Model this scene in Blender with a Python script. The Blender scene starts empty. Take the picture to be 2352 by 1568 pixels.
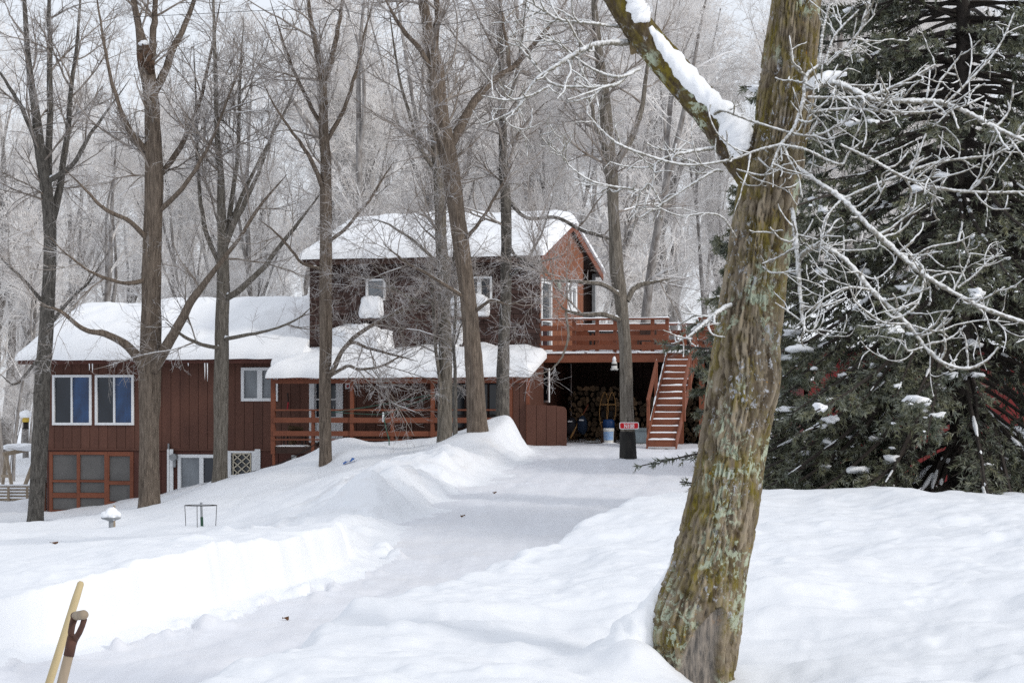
import bpy, bmesh, math, random
import numpy as np
from mathutils import Vector, Matrix
random.seed(7)
rng = np.random.default_rng(7)
SC = bpy.context.scene
COL = SC.collection

# ------------------------------------------------------------------ camera, sky, sun, exposure
FP, HX, HY = 85 / 36 * 2352.0, 1176.0, 950.0      # focal length and principal point in photo pixels (2352 wide)
cam_d = bpy.data.cameras.new('camera')
cam_d.lens = 85; cam_d.sensor_width = 36; cam_d.clip_start = 0.1; cam_d.clip_end = 4000
cam_d.shift_y = (HY - 784) / 2352
cam = bpy.data.objects.new('camera', cam_d); COL.objects.link(cam)
cam.rotation_euler = (math.radians(90), 0, 0)
SC.camera = cam

SUN_EL, SUN_AZ = math.radians(27), math.radians(58)   # sun behind the camera, a little to the right
wd = bpy.data.worlds.new('World'); SC.world = wd; wd.use_nodes = True
wn, wl = wd.node_tree.nodes, wd.node_tree.links
wn.clear()
sky = wn.new('ShaderNodeTexSky'); sky.sky_type = 'NISHITA'; sky.sun_disc = False
sky.sun_elevation = SUN_EL; sky.sun_rotation = math.pi - SUN_AZ
sky.air_density = 1.0; sky.dust_density = 2.0
bg1 = wn.new('ShaderNodeBackground'); bg1.inputs[1].default_value = 0.07
bg2 = wn.new('ShaderNodeBackground'); bg2.inputs[0].default_value = (0.88, 0.925, 1.0, 1); bg2.inputs[1].default_value = 1.02
mixw = wn.new('ShaderNodeMixShader'); mixw.inputs[0].default_value = 0.82     # thin bright overcast over a clear sky
wo = wn.new('ShaderNodeOutputWorld')
wl.new(sky.outputs[0], bg1.inputs[0]); wl.new(bg1.outputs[0], mixw.inputs[1]); wl.new(bg2.outputs[0], mixw.inputs[2])
wl.new(mixw.outputs[0], wo.inputs[0])
sun_d = bpy.data.lights.new('sun', 'SUN'); sun_d.energy = 1.5; sun_d.angle = math.radians(10); sun_d.color = (1, 0.95, 0.88)
sun = bpy.data.objects.new('sun', sun_d); COL.objects.link(sun)
sun_dir = Vector((math.sin(SUN_AZ) * math.cos(SUN_EL), -math.cos(SUN_AZ) * math.cos(SUN_EL), math.sin(SUN_EL)))
sun.rotation_euler = (-sun_dir).to_track_quat('-Z', 'Y').to_euler()
sun.location = (10, -20, 30)
SC.view_settings.view_transform = 'Standard'; SC.view_settings.look = 'None'
SC.view_settings.exposure = 0.14; SC.view_settings.gamma = 1.0
SC.view_settings.use_curve_mapping = False
SC.render.engine = 'CYCLES'
SC.cycles.max_bounces = 5; SC.cycles.diffuse_bounces = 3; SC.cycles.glossy_bounces = 2
SC.cycles.transparent_max_bounces = 4; SC.cycles.transmission_bounces = 2
SC.cycles.use_denoising = False

# ------------------------------------------------------------------ helpers
def P(x, y, Y):
    """point seen at photo pixel (x, y) that stands Y metres away"""
    return Vector(((x - HX) / FP * Y, Y, (HY - y) / FP * Y))

def tag(o, label=None, cat=None, group=None, kind=None):
    if label: o['label'] = label
    if cat: o['category'] = cat
    if group: o['group'] = group
    if kind: o['kind'] = kind
    return o

def empty(name, loc, rz=0.0, parent=None):
    o = bpy.data.objects.new(name, None); COL.objects.link(o)
    o.location = loc; o.rotation_euler = (0, 0, rz); o.empty_display_size = 0.2
    if parent: o.parent = parent
    return o

def link(name, me, parent=None, loc=None):
    o = bpy.data.objects.new(name, me); COL.objects.link(o)
    if parent: o.parent = parent
    if loc is not None: o.location = loc
    return o

def np_mesh(name, V, faces, mat, smooth=True):
    """faces: list of int arrays (m,3) or (m,4)"""
    V = np.asarray(V, dtype=np.float32).reshape(-1, 3)
    me = bpy.data.meshes.new(name)
    me.vertices.add(len(V)); me.vertices.foreach_set('co', V.ravel())
    faces = [np.asarray(f, dtype=np.int32) for f in faces if len(f)]
    li = np.concatenate([f.ravel() for f in faces])
    tot = np.concatenate([np.full(len(f), f.shape[1], np.int32) for f in faces])
    st = np.concatenate([[0], np.cumsum(tot)[:-1]]).astype(np.int32)
    me.loops.add(len(li)); me.loops.foreach_set('vertex_index', li)
    me.polygons.add(len(tot)); me.polygons.foreach_set('loop_start', st)
    me.polygons.foreach_set('loop_total', tot)
    me.polygons.foreach_set('use_smooth', np.full(len(tot), smooth))
    me.update(calc_edges=True); me.validate()
    if mat: me.materials.append(mat)
    return me

class MB:
    def __init__(s): s.v = []; s.f = []
    def box(s, x0, x1, y0, y1, z0, z1):
        b = len(s.v)
        s.v += [(x0,y0,z0),(x1,y0,z0),(x1,y1,z0),(x0,y1,z0),(x0,y0,z1),(x1,y0,z1),(x1,y1,z1),(x0,y1,z1)]
        s.f += [tuple(b+i for i in q) for q in ((0,3,2,1),(4,5,6,7),(0,1,5,4),(1,2,6,5),(2,3,7,6),(3,0,4,7))]
        return s
    def hexa(s, pts):     # 8 points, bottom ring then top ring
        b = len(s.v); s.v += [tuple(p) for p in pts]
        s.f += [tuple(b+i for i in q) for q in ((0,3,2,1),(4,5,6,7),(0,1,5,4),(1,2,6,5),(2,3,7,6),(3,0,4,7))]
        return s
    def prism(s, poly, axis, a, b):   # poly: 2D points, extruded along axis from a to b
        n = len(poly); k = len(s.v)
        def p3(p, t): return (t, p[0], p[1]) if axis == 0 else ((p[0], t, p[1]) if axis == 1 else (p[0], p[1], t))
        s.v += [p3(p, a) for p in poly] + [p3(p, b) for p in poly]
        s.f.append(tuple(k+i for i in range(n))); s.f.append(tuple(k+n+i for i in reversed(range(n))))
        for i in range(n):
            j = (i+1) % n; s.f.append((k+i, k+n+i, k+n+j, k+j))
        return s
    def bar(s, p, q, w, h, up=(0,0,1)):   # rectangular bar from p to q
        p, q = Vector(p), Vector(q); d = (q-p).normalized(); up = Vector(up)
        x = d.cross(up)
        if x.length < 1e-4: x = d.cross(Vector((1,0,0)))
        x.normalize(); z = x.cross(d); x *= w/2; z *= h/2
        return s.hexa([p-x-z, p+x-z, q+x-z, q-x-z, p-x+z, p+x+z, q+x+z, q-x+z])
    def tube(s, pts, rads, n=8, caps=True):
        pts = [Vector(p) for p in pts]; k0 = len(s.v)
        if not hasattr(rads, '__len__'): rads = [rads]*len(pts)
        ref = None
        for i, p in enumerate(pts):
            t = (pts[min(i+1, len(pts)-1)] - pts[max(i-1, 0)]).normalized()
            if ref is None: ref = Vector((0,0,1)) if abs(t.z) < .9 else Vector((1,0,0))
            a = t.cross(ref).normalized(); ref = a.cross(t); b = ref
            for j in range(n):
                an = 2*math.pi*j/n; s.v.append(tuple(p + rads[i]*(math.cos(an)*a + math.sin(an)*b)))
        for i in range(len(pts)-1):
            for j in range(n):
                jj = (j+1) % n; s.f.append((k0+i*n+j, k0+i*n+jj, k0+(i+1)*n+jj, k0+(i+1)*n+j))
        if caps:
            s.f.append(tuple(k0+j for j in reversed(range(n)))); e = k0+(len(pts)-1)*n
            s.f.append(tuple(e+j for j in range(n)))
        return s
    def lathe(s, prof, c=(0,0,0), n=20):   # prof: (r, z) bottom to top
        k0 = len(s.v)
        for r, z in prof:
            for j in range(n):
                a = 2*math.pi*j/n; s.v.append((c[0]+r*math.cos(a), c[1]+r*math.sin(a), c[2]+z))
        for i in range(len(prof)-1):
            for j in range(n):
                jj = (j+1) % n; s.f.append((k0+i*n+j, k0+i*n+jj, k0+(i+1)*n+jj, k0+(i+1)*n+j))
        s.f.append(tuple(k0+j for j in reversed(range(n)))); e = k0+(len(prof)-1)*n
        s.f.append(tuple(e+j for j in range(n)))
        return s
    def mesh(s, name, mat, smooth=False):
        me = bpy.data.meshes.new(name); me.from_pydata([tuple(v) for v in s.v], [], s.f)
        me.update()
        bm = bmesh.new(); bm.from_mesh(me); bmesh.ops.recalc_face_normals(bm, faces=bm.faces); bm.to_mesh(me); bm.free()
        if smooth:
            me.polygons.foreach_set('use_smooth', [True]*len(me.polygons))
        me.materials.append(mat); return me
    def build(s, name, mat, parent=None, loc=None, smooth=False):
        return link(name, s.mesh(name, mat, smooth), parent, loc)

# value noise
_tab = np.random.default_rng(3).random((256, 256))
def vnoise(x, y):
    xi = np.floor(x).astype(int); yi = np.floor(y).astype(int); fx = x-xi; fy = y-yi
    fx = fx*fx*(3-2*fx); fy = fy*fy*(3-2*fy)
    g = lambda a, b: _tab[a & 255, b & 255]
    return ((g(xi,yi)*(1-fx)+g(xi+1,yi)*fx)*(1-fy) + (g(xi,yi+1)*(1-fx)+g(xi+1,yi+1)*fx)*fy)*2-1
def fbm(x, y, o=4, lac=2.03, gain=.5):
    s = 0; a = 1
    for i in range(o):
        s = s + a*vnoise(x+17.3*i, y+9.1*i); x = x*lac; y = y*lac; a *= gain
    return s
def sstep(a, b, x):
    t = np.clip((x-a)/(b-a), 0, 1); return t*t*(3-2*t)

# ------------------------------------------------------------------ materials
def new_mat(name):
    m = bpy.data.materials.new(name); m.use_nodes = True
    nt = m.node_tree; b = nt.nodes['Principled BSDF']; return m, nt, b
def nd(nt, t, **kw):
    n = nt.nodes.new(t)
    for k, v in kw.items(): setattr(n, k, v)
    return n
def ramp(nt, fac, stops):
    r = nd(nt, 'ShaderNodeValToRGB'); e = r.color_ramp.elements
    while len(e) < len(stops): e.new(0.5)
    for i, (p, c) in enumerate(stops):
        e[i].position = p; e[i].color = (c, c, c, 1) if not hasattr(c, '__len__') else (*c, 1)
    nt.links.new(fac, r.inputs[0]); return r.outputs[0]
def coords(nt, scale=(1,1,1), kind='Object'):
    tc = nd(nt, 'ShaderNodeTexCoord'); mp = nd(nt, 'ShaderNodeMapping'); mp.inputs['Scale'].default_value = scale
    nt.links.new(tc.outputs[kind], mp.inputs[0]); return mp.outputs[0]
def noise(nt, vec, scale, detail=4, rough=.6, dist=0.0):
    n = nd(nt, 'ShaderNodeTexNoise'); n.inputs['Scale'].default_value = scale
    n.inputs['Detail'].default_value = detail; n.inputs['Roughness'].default_value = rough; n.inputs['Distortion'].default_value = dist
    nt.links.new(vec, n.inputs['Vector']); return n.outputs['Fac']
def mixc(nt, fac, a, b):
    m = nd(nt, 'ShaderNodeMix', data_type='RGBA')
    for s, v in ((m.inputs[0], fac), (m.inputs[6], a), (m.inputs[7], b)):
        if hasattr(v, 'links') or hasattr(v, 'is_output'): nt.links.new(v, s)
        elif hasattr(v, '__len__'): s.default_value = (*v, 1) if len(v) == 3 else v
        else: s.default_value = v
    return m.outputs[2]
def math_n(nt, op, a, b=None, c=None):
    m = nd(nt, 'ShaderNodeMath', operation=op)
    for i, v in enumerate((a, b, c)):
        if v is None: continue
        if hasattr(v, 'is_output'): nt.links.new(v, m.inputs[i])
        else: m.inputs[i].default_value = v
    return m.outputs[0]
def bump(nt, b, h, strength, dist):
    n = nd(nt, 'ShaderNodeBump'); n.inputs['Strength'].default_value = strength; n.inputs['Distance'].default_value = dist
    nt.links.new(h, n.inputs['Height']); nt.links.new(n.outputs[0], b.inputs['Normal'])
def simple(name, c1, c2=None, scale=6, stretch=(1,1,1), rough=.7, bmp=.25, bdist=.004, spec=.3, rand=0.0, kind='Object', detail=5):
    m, nt, b = new_mat(name); c2 = c2 or tuple(x*.75 for x in c1)
    v = coords(nt, stretch, kind); n = noise(nt, v, scale, detail)
    col = mixc(nt, ramp(nt, n, [(.32, 0), (.68, 1)]), c1, c2)
    if rand:
        oi = nd(nt, 'ShaderNodeObjectInfo'); h = nd(nt, 'ShaderNodeHueSaturation')
        nt.links.new(math_n(nt, 'MULTIPLY_ADD', oi.outputs['Random'], 2*rand, 1-rand), h.inputs['Value'])
        nt.links.new(col, h.inputs['Color']); col = h.outputs[0]
    nt.links.new(col, b.inputs['Base Color'])
    b.inputs['Roughness'].default_value = rough; b.inputs['Specular IOR Level'].default_value = spec
    if bmp: bump(nt, b, noise(nt, v, scale*3, detail), bmp, bdist)
    return m

def snow_mat(name, col=(.86,.875,.90), dirt=0.0, bscale=14.0, bstr=.5, big=.6, dirt_at=None, streak=False):
    m, nt, b = new_mat(name); v = coords(nt)
    n1 = noise(nt, v, bscale, 6, .65); n2 = noise(nt, v, bscale*.14, 4, .55)
    if dirt:
        d = noise(nt, v, .55, 5, .6, .4); d2 = noise(nt, v, 5.0, 6, .7)
        f = math_n(nt, 'MULTIPLY', ramp(nt, d, [(.45, 0), (.7, 1)]), ramp(nt, d2, [(.4, .15), (.75, 1)]))
        f = math_n(nt, 'MULTIPLY', f, dirt)
        if dirt_at: 
            at = nd(nt, 'ShaderNodeAttribute'); at.attribute_name = dirt_at
            f = math_n(nt, 'MULTIPLY', f, at.outputs['Fac'])
        cc = mixc(nt, f, col, (.60,.53,.46))
        if streak:      # scraped, tyre-polished packed snow and grit
            vs = coords(nt, (3.2,.22,1)); sf_ = ramp(nt, noise(nt, vs, 1.3, 6, .7), [(.40,0),(.62,.75)]); cc = mixc(nt, sf_, cc, (.66,.67,.71))
            gr = ramp(nt, noise(nt, v, 26, 4, .8), [(.70,0),(.76,.55)]); cc = mixc(nt, gr, cc, (.38,.33,.29))
        nt.links.new(cc, b.inputs['Base Color'])
    else: b.inputs['Base Color'].default_value = (*col, 1)
    b.inputs['Roughness'].default_value = .55; b.inputs['Specular IOR Level'].default_value = .25
    h = math_n(nt, 'ADD', math_n(nt, 'MULTIPLY', n1, .25), math_n(nt, 'MULTIPLY', n2, big))
    bump(nt, b, h, bstr, .12)
    return m

M = {}
M['snow'] = snow_mat('snow_ground', col=(.80,.82,.855), dirt=.55, dirt_at='dirt', bscale=9, bstr=.30)
M['drive'] = snow_mat('packed_snow', col=(.73,.745,.79), dirt=.35, bscale=7, bstr=.28, big=.3, streak=True)
M['rsnow'] = snow_mat('roof_snow', bscale=7, bstr=.12, big=.3)
M['tsnow'] = snow_mat('branch_snow', bscale=20, bstr=.3)
M['siding'] = simple('siding_paint', (.112,.048,.032), (.088,.037,.025), 3, (1,1,.25), .72, .3, .003, rand=.10)
M['base_wall'] = simple('basement_paint', (.092,.034,.024), (.072,.026,.019), 3, (1,1,.3), .75, .2)
M['shadow_wall'] = simple('wall_backing', (.03,.012,.009))
M['shingle'] = simple('shingle_brown', (.066,.037,.030), (.046,.026,.022), 9, (1,1,.4), .85, .5, .004, rand=.28)
M['gable'] = simple('gable_stain', (.23,.082,.036), (.17,.058,.026), 4, (1,1,.2), .7, .35, .003, rand=.12)
M['rail'] = simple('rail_stain', (.20,.066,.034), (.155,.050,.026), 5, (.4,.4,.4), .65, .3, .003, rand=.1)
M['white'] = simple('white_trim', (.78,.79,.80), (.70,.71,.72), 4, rough=.5, bmp=.1)
M['grey'] = simple('grey_metal', (.30,.31,.32), (.22,.23,.24), 6, rough=.5, bmp=.1)
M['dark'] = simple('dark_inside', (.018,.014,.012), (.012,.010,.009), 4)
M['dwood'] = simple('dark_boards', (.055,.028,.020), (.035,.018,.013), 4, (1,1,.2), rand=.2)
def glass(name, c1, c2, scale=1.2, rough=.06):
    m, nt, b = new_mat(name); v = coords(nt, (1,1,.35)); n = noise(nt, v, scale, 3)
    nt.links.new(mixc(nt, ramp(nt, n, [(.35,0),(.65,1)]), c1, c2), b.inputs['Base Color'])
    b.inputs['Roughness'].default_value = rough; b.inputs['Specular IOR Level'].default_value = .5
    b.inputs['IOR'].default_value = 1.5
    bump(nt, b, noise(nt, v, .8, 2), .05, .02); return m
M['glass'] = glass('window_glass', (.008,.012,.02), (.02,.028,.04))
M['glass_blue'] = glass('blue_curtain_glass', (.006,.022,.07), (.018,.07,.19), 2.5)
M['glass_sky'] = glass('pale_sky_glass', (.20,.22,.24), (.09,.10,.115), 1.6)  # pale sky reflection painted into the pane colour
M['screen'] = simple('porch_screen', (.13,.125,.12), (.085,.082,.08), 1.2, rough=.6, bmp=0)
M['bark'] = simple('maple_bark', (.255,.205,.163), (.085,.066,.052), 24, (1,1,.12), .9, 1.0, .05, .1, detail=7)
M['bark_g'] = simple('grey_bark', (.275,.245,.208), (.095,.082,.066), 24, (1,1,.14), .9, 1.0, .05, .1, detail=7)
M['bark_dark'] = simple('dark_trunk_bark', (.062,.056,.050), (.205,.187,.164), 20, (1,1,.25), .9, 1.0, .05, .1, detail=7)
M['twig'] = simple('frosty_twig', (.27,.225,.195), (.66,.65,.655), 2.2, rough=.85, bmp=0, spec=.1)
M['twig_b'] = simple('limb_bark', (.15,.118,.093), (.33,.30,.275), 3, rough=.85, bmp=.5, bdist=.01, spec=.1)
M['twig_far'] = simple('frosted_twig_far', (.56,.52,.49), (.89,.88,.87), 1.4, rough=.85, bmp=0, spec=.1)
M['bark_far'] = simple('far_bark', (.13,.112,.10), (.36,.345,.335), 7, (1,1,.3), .9, .6, .03, .1)
def frost_mat():
    m, nt, b = new_mat('hoar_frost'); v = coords(nt); ge = nd(nt, 'ShaderNodeNewGeometry'); sx = nd(nt, 'ShaderNodeSeparateXYZ')
    nt.links.new(ge.outputs['Normal'], sx.inputs[0]); up_ = math_n(nt, 'MULTIPLY_ADD', sx.outputs[2], .30, .46)
    f = ramp(nt, math_n(nt, 'ADD', up_, math_n(nt, 'MULTIPLY_ADD', noise(nt, v, 34, 5, .7), 1.1, -.55)), [(.30,0),(.62,1)])
    nt.links.new(mixc(nt, f, mixc(nt, noise(nt, v, 12, 3), (.13,.115,.085), (.24,.22,.18)), (.80,.81,.82)), b.inputs['Base Color'])
    b.inputs['Roughness'].default_value = .85; b.inputs['Specular IOR Level'].default_value = .1; bump(nt, b, noise(nt, v, 90, 5), .8, .006); return m
M['frost'] = frost_mat()
M['red'] = simple('red_barn_paint', (.15,.013,.013), (.11,.011,.011), 2, (1,1,.3), .6, .2, rand=.12)
# ------------------------------------------------------------------ the snow: one sheet to the horizon, split into driveway and drifts
CP = [  # photo pixel x, y and distance of points on the snow surface
 (-600,1560,19),(-250,1465,21),(0,1385,22.6),(130,1347,23.4),(250,1312,24.2),(450,1272,26),(620,1244,27.8),(740,1226,30),(850,1208,33),
 (100,1258,40),(300,1248,36),(500,1228,38),(700,1208,40),(815,1198,37),(-300,1280,40),
 (0,1207,60),(80,1200,70),(200,1182,72),(250,1200,60),(150,1228,50),(-300,1210,70),(380,1200,56),(460,1197,50),(560,1190,50),
 (340,1160,66),(300,1152,73.5),(400,1128,73),(505,1106,66),(600,1087,70),(560,1100,71),(747,1062,65),(690,1070,70),
 (790,1004,66.5),(850,1013,67),(950,1019,66.5),(1020,1014,64),(1095,992,62),(1108,975,63.5),(1135,962,64.2),(1160,946,64.5),(1180,955,64.7),(1200,975,64.7),(1217,998,64.8),(1232,1018,66),(1165,1003,61.5),(1150,1033,58.5),(1120,1052,55.5),
 (900,1058,56),(700,1118,56),(600,1158,54),(1000,1042,58),(1100,1022,60),(800,1122,42.5),(850,1096,42),(900,1076,43),(960,1062,46.5),(1025,1047,50.5),(1090,1034,55),(720,1172,43),(800,1165,40),(850,1168,38.6),
 (560,1492,17.5),(700,1427,19.5),(860,1357,21.5),(1000,1345,23),(1250,1263,27),(1400,1193,30),(1500,1152,32),(1590,1130,34),(1745,1131,32),(1900,1157,30),
 (1985,1130,31),(2150,1170,29),(2352,1187,27),(2700,1200,27),
 (420,1568,16),(700,1500,17),(900,1500,17.5),(900,1425,19.5),(1150,1400,20.5),(1150,1335,23.5),(1300,1568,16),(1300,1305,25),(1300,1450,19),
 (1590,1575,17.6),(1850,1568,17.5),(2100,1568,17),(2352,1568,17),(1850,1400,20.5),(2200,1410,20),(1900,1255,25),(2250,1260,24),
 (1700,1310,22.5),(1600,1205,28),(2000,1205,27),(2600,1500,17.5),(2700,1300,22)]
PTS = [P(*c) for c in CP]
PTS = [(p.x, p.y, p.z) for p in PTS] + [
 (0,8,-1.9),(-4,8,-2.2),(4,8,-1.9),(-10,12,-2.3),(10,12,-1.9),
 (6,38,-1.55),(3.4,40,-1.75),(9,44,-1.6),(14,44,-1.5),(5,52,-1.6),(12,56,-1.3),(20,50,-1.2),
 (4.5,72,-.8),(7,66,-.9),(9,72,-.4),(16,72,.2),
 (-16,84,-2.6),(-8,84,-1.2),(0,86,-.2),(8,86,.6),(18,88,1.4),(-30,84,-3.4),(-24,74,-3.3),
 (-34,115,-3.2),(-14,112,-1.2),(0,112,.6),(14,112,2.0),(30,112,2.8),(-50,160,-3),(0,160,1.5),(50,160,4),
 (-90,260,-3),(0,260,2),(90,260,4),(-200,60,-3),(200,60,0),(-600,900,-3),(0,900,2),(600,900,4),(-1500,2000,0),(1500,2000,0),(0,2000,0)]
PTS = np.array(PTS)
YS = .5                               # depth counts half as much as breadth
def _warp(x, y):                      # compress far distances so the spline stays tame
    yy = np.where(y > 70, 70 + 30*np.log1p((np.maximum(y, 70)-70)/30), y)
    xx = np.where(np.abs(x) > 20, np.sign(x)*(20 + 20*np.log1p((np.maximum(np.abs(x), 20)-20)/20)), x)
    return xx, yy*YS
def _phi(r2): return r2*np.log(np.sqrt(r2)+1e-9)
_ax, _ay = _warp(PTS[:,0], PTS[:,1]); _n = len(PTS)
_A = np.zeros((_n+3, _n+3)); _r2 = (_ax[:,None]-_ax)**2 + (_ay[:,None]-_ay)**2
_A[:_n,:_n] = _phi(_r2) + np.eye(_n)*.08
_A[:_n,_n] = 1; _A[:_n,_n+1] = _ax; _A[:_n,_n+2] = _ay; _A[_n:,:_n] = _A[:_n,_n:].T
_w = np.linalg.solve(_A, np.concatenate([PTS[:,2], [0,0,0]]))
def z_snow(x, y):
    sh = x.shape; gx, gy = _warp(x.ravel(), y.ravel()); out = np.empty(len(gx))
    for i in range(0, len(gx), 40000):
        a, b = gx[i:i+40000], gy[i:i+40000]
        out[i:i+40000] = _phi((a[:,None]-_ax)**2+(b[:,None]-_ay)**2) @ _w[:_n] + _w[_n] + _w[_n+1]*a + _w[_n+2]*b
    return out.reshape(sh)
# driveway outline: (photo x, distance, width of the bank's slope)
LEFT = [(-600,17.5,.5),(-200,20.3,.4),(0,22,.38),(250,23.4,.38),(500,25.7,.4),(700,28.2,.42),(860,31.2,.5),(885,33,.6),(860,35.8,.8),(900,37.5,1.1),(965,41,1.2),(1095,50,1.1),(1188,58,.9),(1236,66,.8),(1236,72,.8)]
RIGHT = [(1720,72,1.2),(1700,60,1.3),(1690,48,1.4),(1590,38.5,1.1),(1385,33,.8),(1235,29.4,.7),(985,25.3,.7),(840,23.3,.7),(680,21.2,.7),(540,19.2,.7),(360,17,.7),(0,14,.8)]
POLY = np.array([((x-HX)/FP*Y, Y, w) for x, Y, w in LEFT + RIGHT])
def drive_sd(x, y):
    """signed distance to the driveway (negative inside) and the bank width of the nearest edge"""
    best = np.full(x.shape, 1e9); wid = np.full(x.shape, 1.0); ins = np.zeros(x.shape, bool)
    n = len(POLY)
    for i in range(n):
        ax, ay, aw = POLY[i]; bx, by, bw = POLY[(i+1) % n]
        t = np.clip(((x-ax)*(bx-ax)+(y-ay)*(by-ay))/((bx-ax)**2+(by-ay)**2), 0, 1)
        d = np.hypot(x-ax-t*(bx-ax), y-ay-t*(by-ay)); m = d < best
        best = np.where(m, d, best); wid = np.where(m, aw+t*(bw-aw), wid)
        cr = ((ay > y) != (by > y)) & (x < (bx-ax)*(y-ay)/(by-ay+1e-12)+ax); ins ^= cr
    return np.where(ins, -best, best), wid
def z_drive(x, y): return -.87 - .0295*(70-np.minimum(y, 70))
T8X, T8Y = (1443-HX)/FP*58, 58.0
def ground_z(x, y, fine=True):
    x = np.asarray(x, float); y = np.asarray(y, float)
    zs = z_snow(x, y); sd, w = drive_sd(x, y)
    wob = fbm(x*1.3, y*1.3, 3)*.16*np.clip(w, .3, 1)
    tt = (sd+wob)/w
    soft = sstep(0, 1, tt)
    cut = np.clip(tt, 0, 1)*.22*(tt < .55) + (tt >= .55)*(.12+.88*sstep(.55, .95, tt))     # low talus, then an upright cut face
    kk = sstep(.75, .45, w); s = soft*(1-kk) + cut*kk
    zd = z_drive(x, y)
    zs = np.where((sd > 0) & (sd < 6), np.maximum(zs, zd+.02-np.maximum(sd-.8,0)*.6), zs)
    z = zd*(1-s) + zs*s
    z = z + .16*np.exp(-((x-T8X)**2+(y-T8Y)**2)/.55)          # snow left round the signed trunk
    z = z + .30*np.exp(-((x-(1462-HX)/FP*17.7)**2/.10+(y-17.8)**2/.35))   # drift against the near trunk
    if fine:
        near = np.clip(40/np.maximum(y, 10), .4, 1.6)
        rough = np.where(s > .5, 1.0, .25)
        b1 = fbm(x*.75+3, y*.45, 3)*.075; b2 = fbm(x*2.6, y*2.2+8, 3)*.016 + (fbm(x*1.0+50, y*2.4, 4)*.032 + np.maximum(fbm(x*3.5+9, y*5.5, 3)-.2,0)*.03)*sstep(36,26,y) + np.maximum(vnoise(x*3.1+40, y*1.7),.25)*.035*(y<34)
        face = np.exp(-((s-.5)/.3)**2)*((w < .95)*1.0)
        ch = fbm(x*6, y*5.0, 4)*.05*face                         # shovel-cut striations on the steep bank
        mid = ((w >= .95)&(sd>0)&(sd<4)&(y>36)&(y<64))*1.0
        ch2 = (fbm(x*1.5, y*.9, 4)*.11 + np.maximum(fbm(x*4.5,y*3.2,3),0)*.05)*mid*sstep(0,.6,sd)*sstep(4,2.4,sd)
        # lumps at the foot of the bank
        foot = np.exp(-((sd+.10)/.22)**2)*((w < .7)*1.0)
        ch3 = np.maximum(fbm(x*3.2+5, y*2.4, 3), 0)*.15*foot
        rip = np.sin((x*.9-y*.35)*3.2+fbm(x*.5,y*.4,2)*3)*.013*((s>.9)&(y<34)&(x>-3))
        z = z + rough*(b1+b2) + ch + ch2 + ch3 + rip
        rut = (np.exp(-((-sd-.75)/.13)**2)+np.exp(-((-sd-1.9)/.15)**2))*(.6+.6*vnoise(x*.7, y*.8))   # tyre tracks
        z = z + (1-s)*(vnoise(x*3-y*1.2, y*.4)*.014 - .028*rut*(y < 66) + fbm(x*5, y*3.5, 3)*.008)
    return z
# grid: fine in front of the lens, coarse outside
tx = np.concatenate([-np.geomspace(6, .27, 26), np.arange(-.26, .2601, .0012), np.geomspace(.27, 6, 26)])
ty = np.concatenate([np.geomspace(6, 14.5, 16)[:-1], np.geomspace(14.5, 21, 70)[:-1], np.geomspace(21, 34, 190)[:-1], np.geomspace(34, 80, 160)[:-1], np.geomspace(80, 3000, 90)])
GX = ty[:,None]*tx[None,:]; GY = np.repeat(ty[:,None], len(tx), 1)
GZ = ground_z(GX, GY)
SD, SW = drive_sd(GX, GY)
nr, nc = GX.shape
idx = np.arange(nr*nc).reshape(nr, nc)
Q = np.stack([idx[:-1,:-1], idx[:-1,1:], idx[1:,1:], idx[1:,:-1]], -1).reshape(-1, 4)
cs = (SD[:-1,:-1]+SD[1:,1:])/2 + (fbm(GX*.9, GY*.9, 4)*.30*np.clip(SW,.3,1.2))[:-1,:-1]; cs = cs.ravel()
GV = np.stack([GX, GY, GZ], -1).reshape(-1, 3)
dirt = (sstep(.2,.8,SD)*sstep(4.5,2.5,SD)*(SW>.85)*(GY>36)*(GY<66)).ravel()
def sub_sheet(name, mask, mat):
    q = Q[mask]; u, inv = np.unique(q, return_inverse=True)
    me = np_mesh(name, GV[u], [inv.reshape(-1, 4)], mat)
    at = me.attributes.new('dirt', 'FLOAT', 'POINT'); at.data.foreach_set('value', dirt[u].astype(np.float32))
    return tag(link(name, me), kind='structure')
g1 = sub_sheet('snow_ground', cs >= -.12, M['snow']); g1['label'] = 'deep white snow covering the yard, banks and slope'
g2 = sub_sheet('driveway', cs < -.12, M['drive']); g2['label'] = 'packed grey snow driveway curving up to the house'
def gz(x, y): return float(ground_z(np.array([x]), np.array([y]))[0])
# ------------------------------------------------------------------ the house (local frame: u along the front, v into the depth)
HA = math.radians(14)
HC = Vector(((1240-HX)/FP*71, 71, 0))                 # front right corner of the upper storey
HF = Vector((math.cos(HA), -math.sin(HA), 0)); HD = Vector((math.sin(HA), math.cos(HA), 0))
def hp(x, y, v=0.0):
    """photo pixel -> (u, z) on the plane at depth v of the house"""
    r = Vector(((x-HX)/FP, 1, (HY-y)/FP)); k = (v + HC.dot(HD))/r.dot(HD); p = r*k
    return (p-HC).dot(HF), p.z
def hu(x, v=0.0): return hp(x, 950, v)[0]
def he(x, y):
    """photo pixel -> (v, z) on the end wall plane u = 0"""
    r = Vector(((x-HX)/FP, 1, (HY-y)/FP)); k = HC.dot(HF)/r.dot(HF); p = r*k
    return (p-HC).dot(HD), p.z
def hw(u, v, z): return HC + HF*u + HD*v + Vector((0,0,z))
house = empty('house', HC, -HA)
tag(house, 'brown two-storey house with snow-covered roofs and a railed front porch', 'house')

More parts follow.
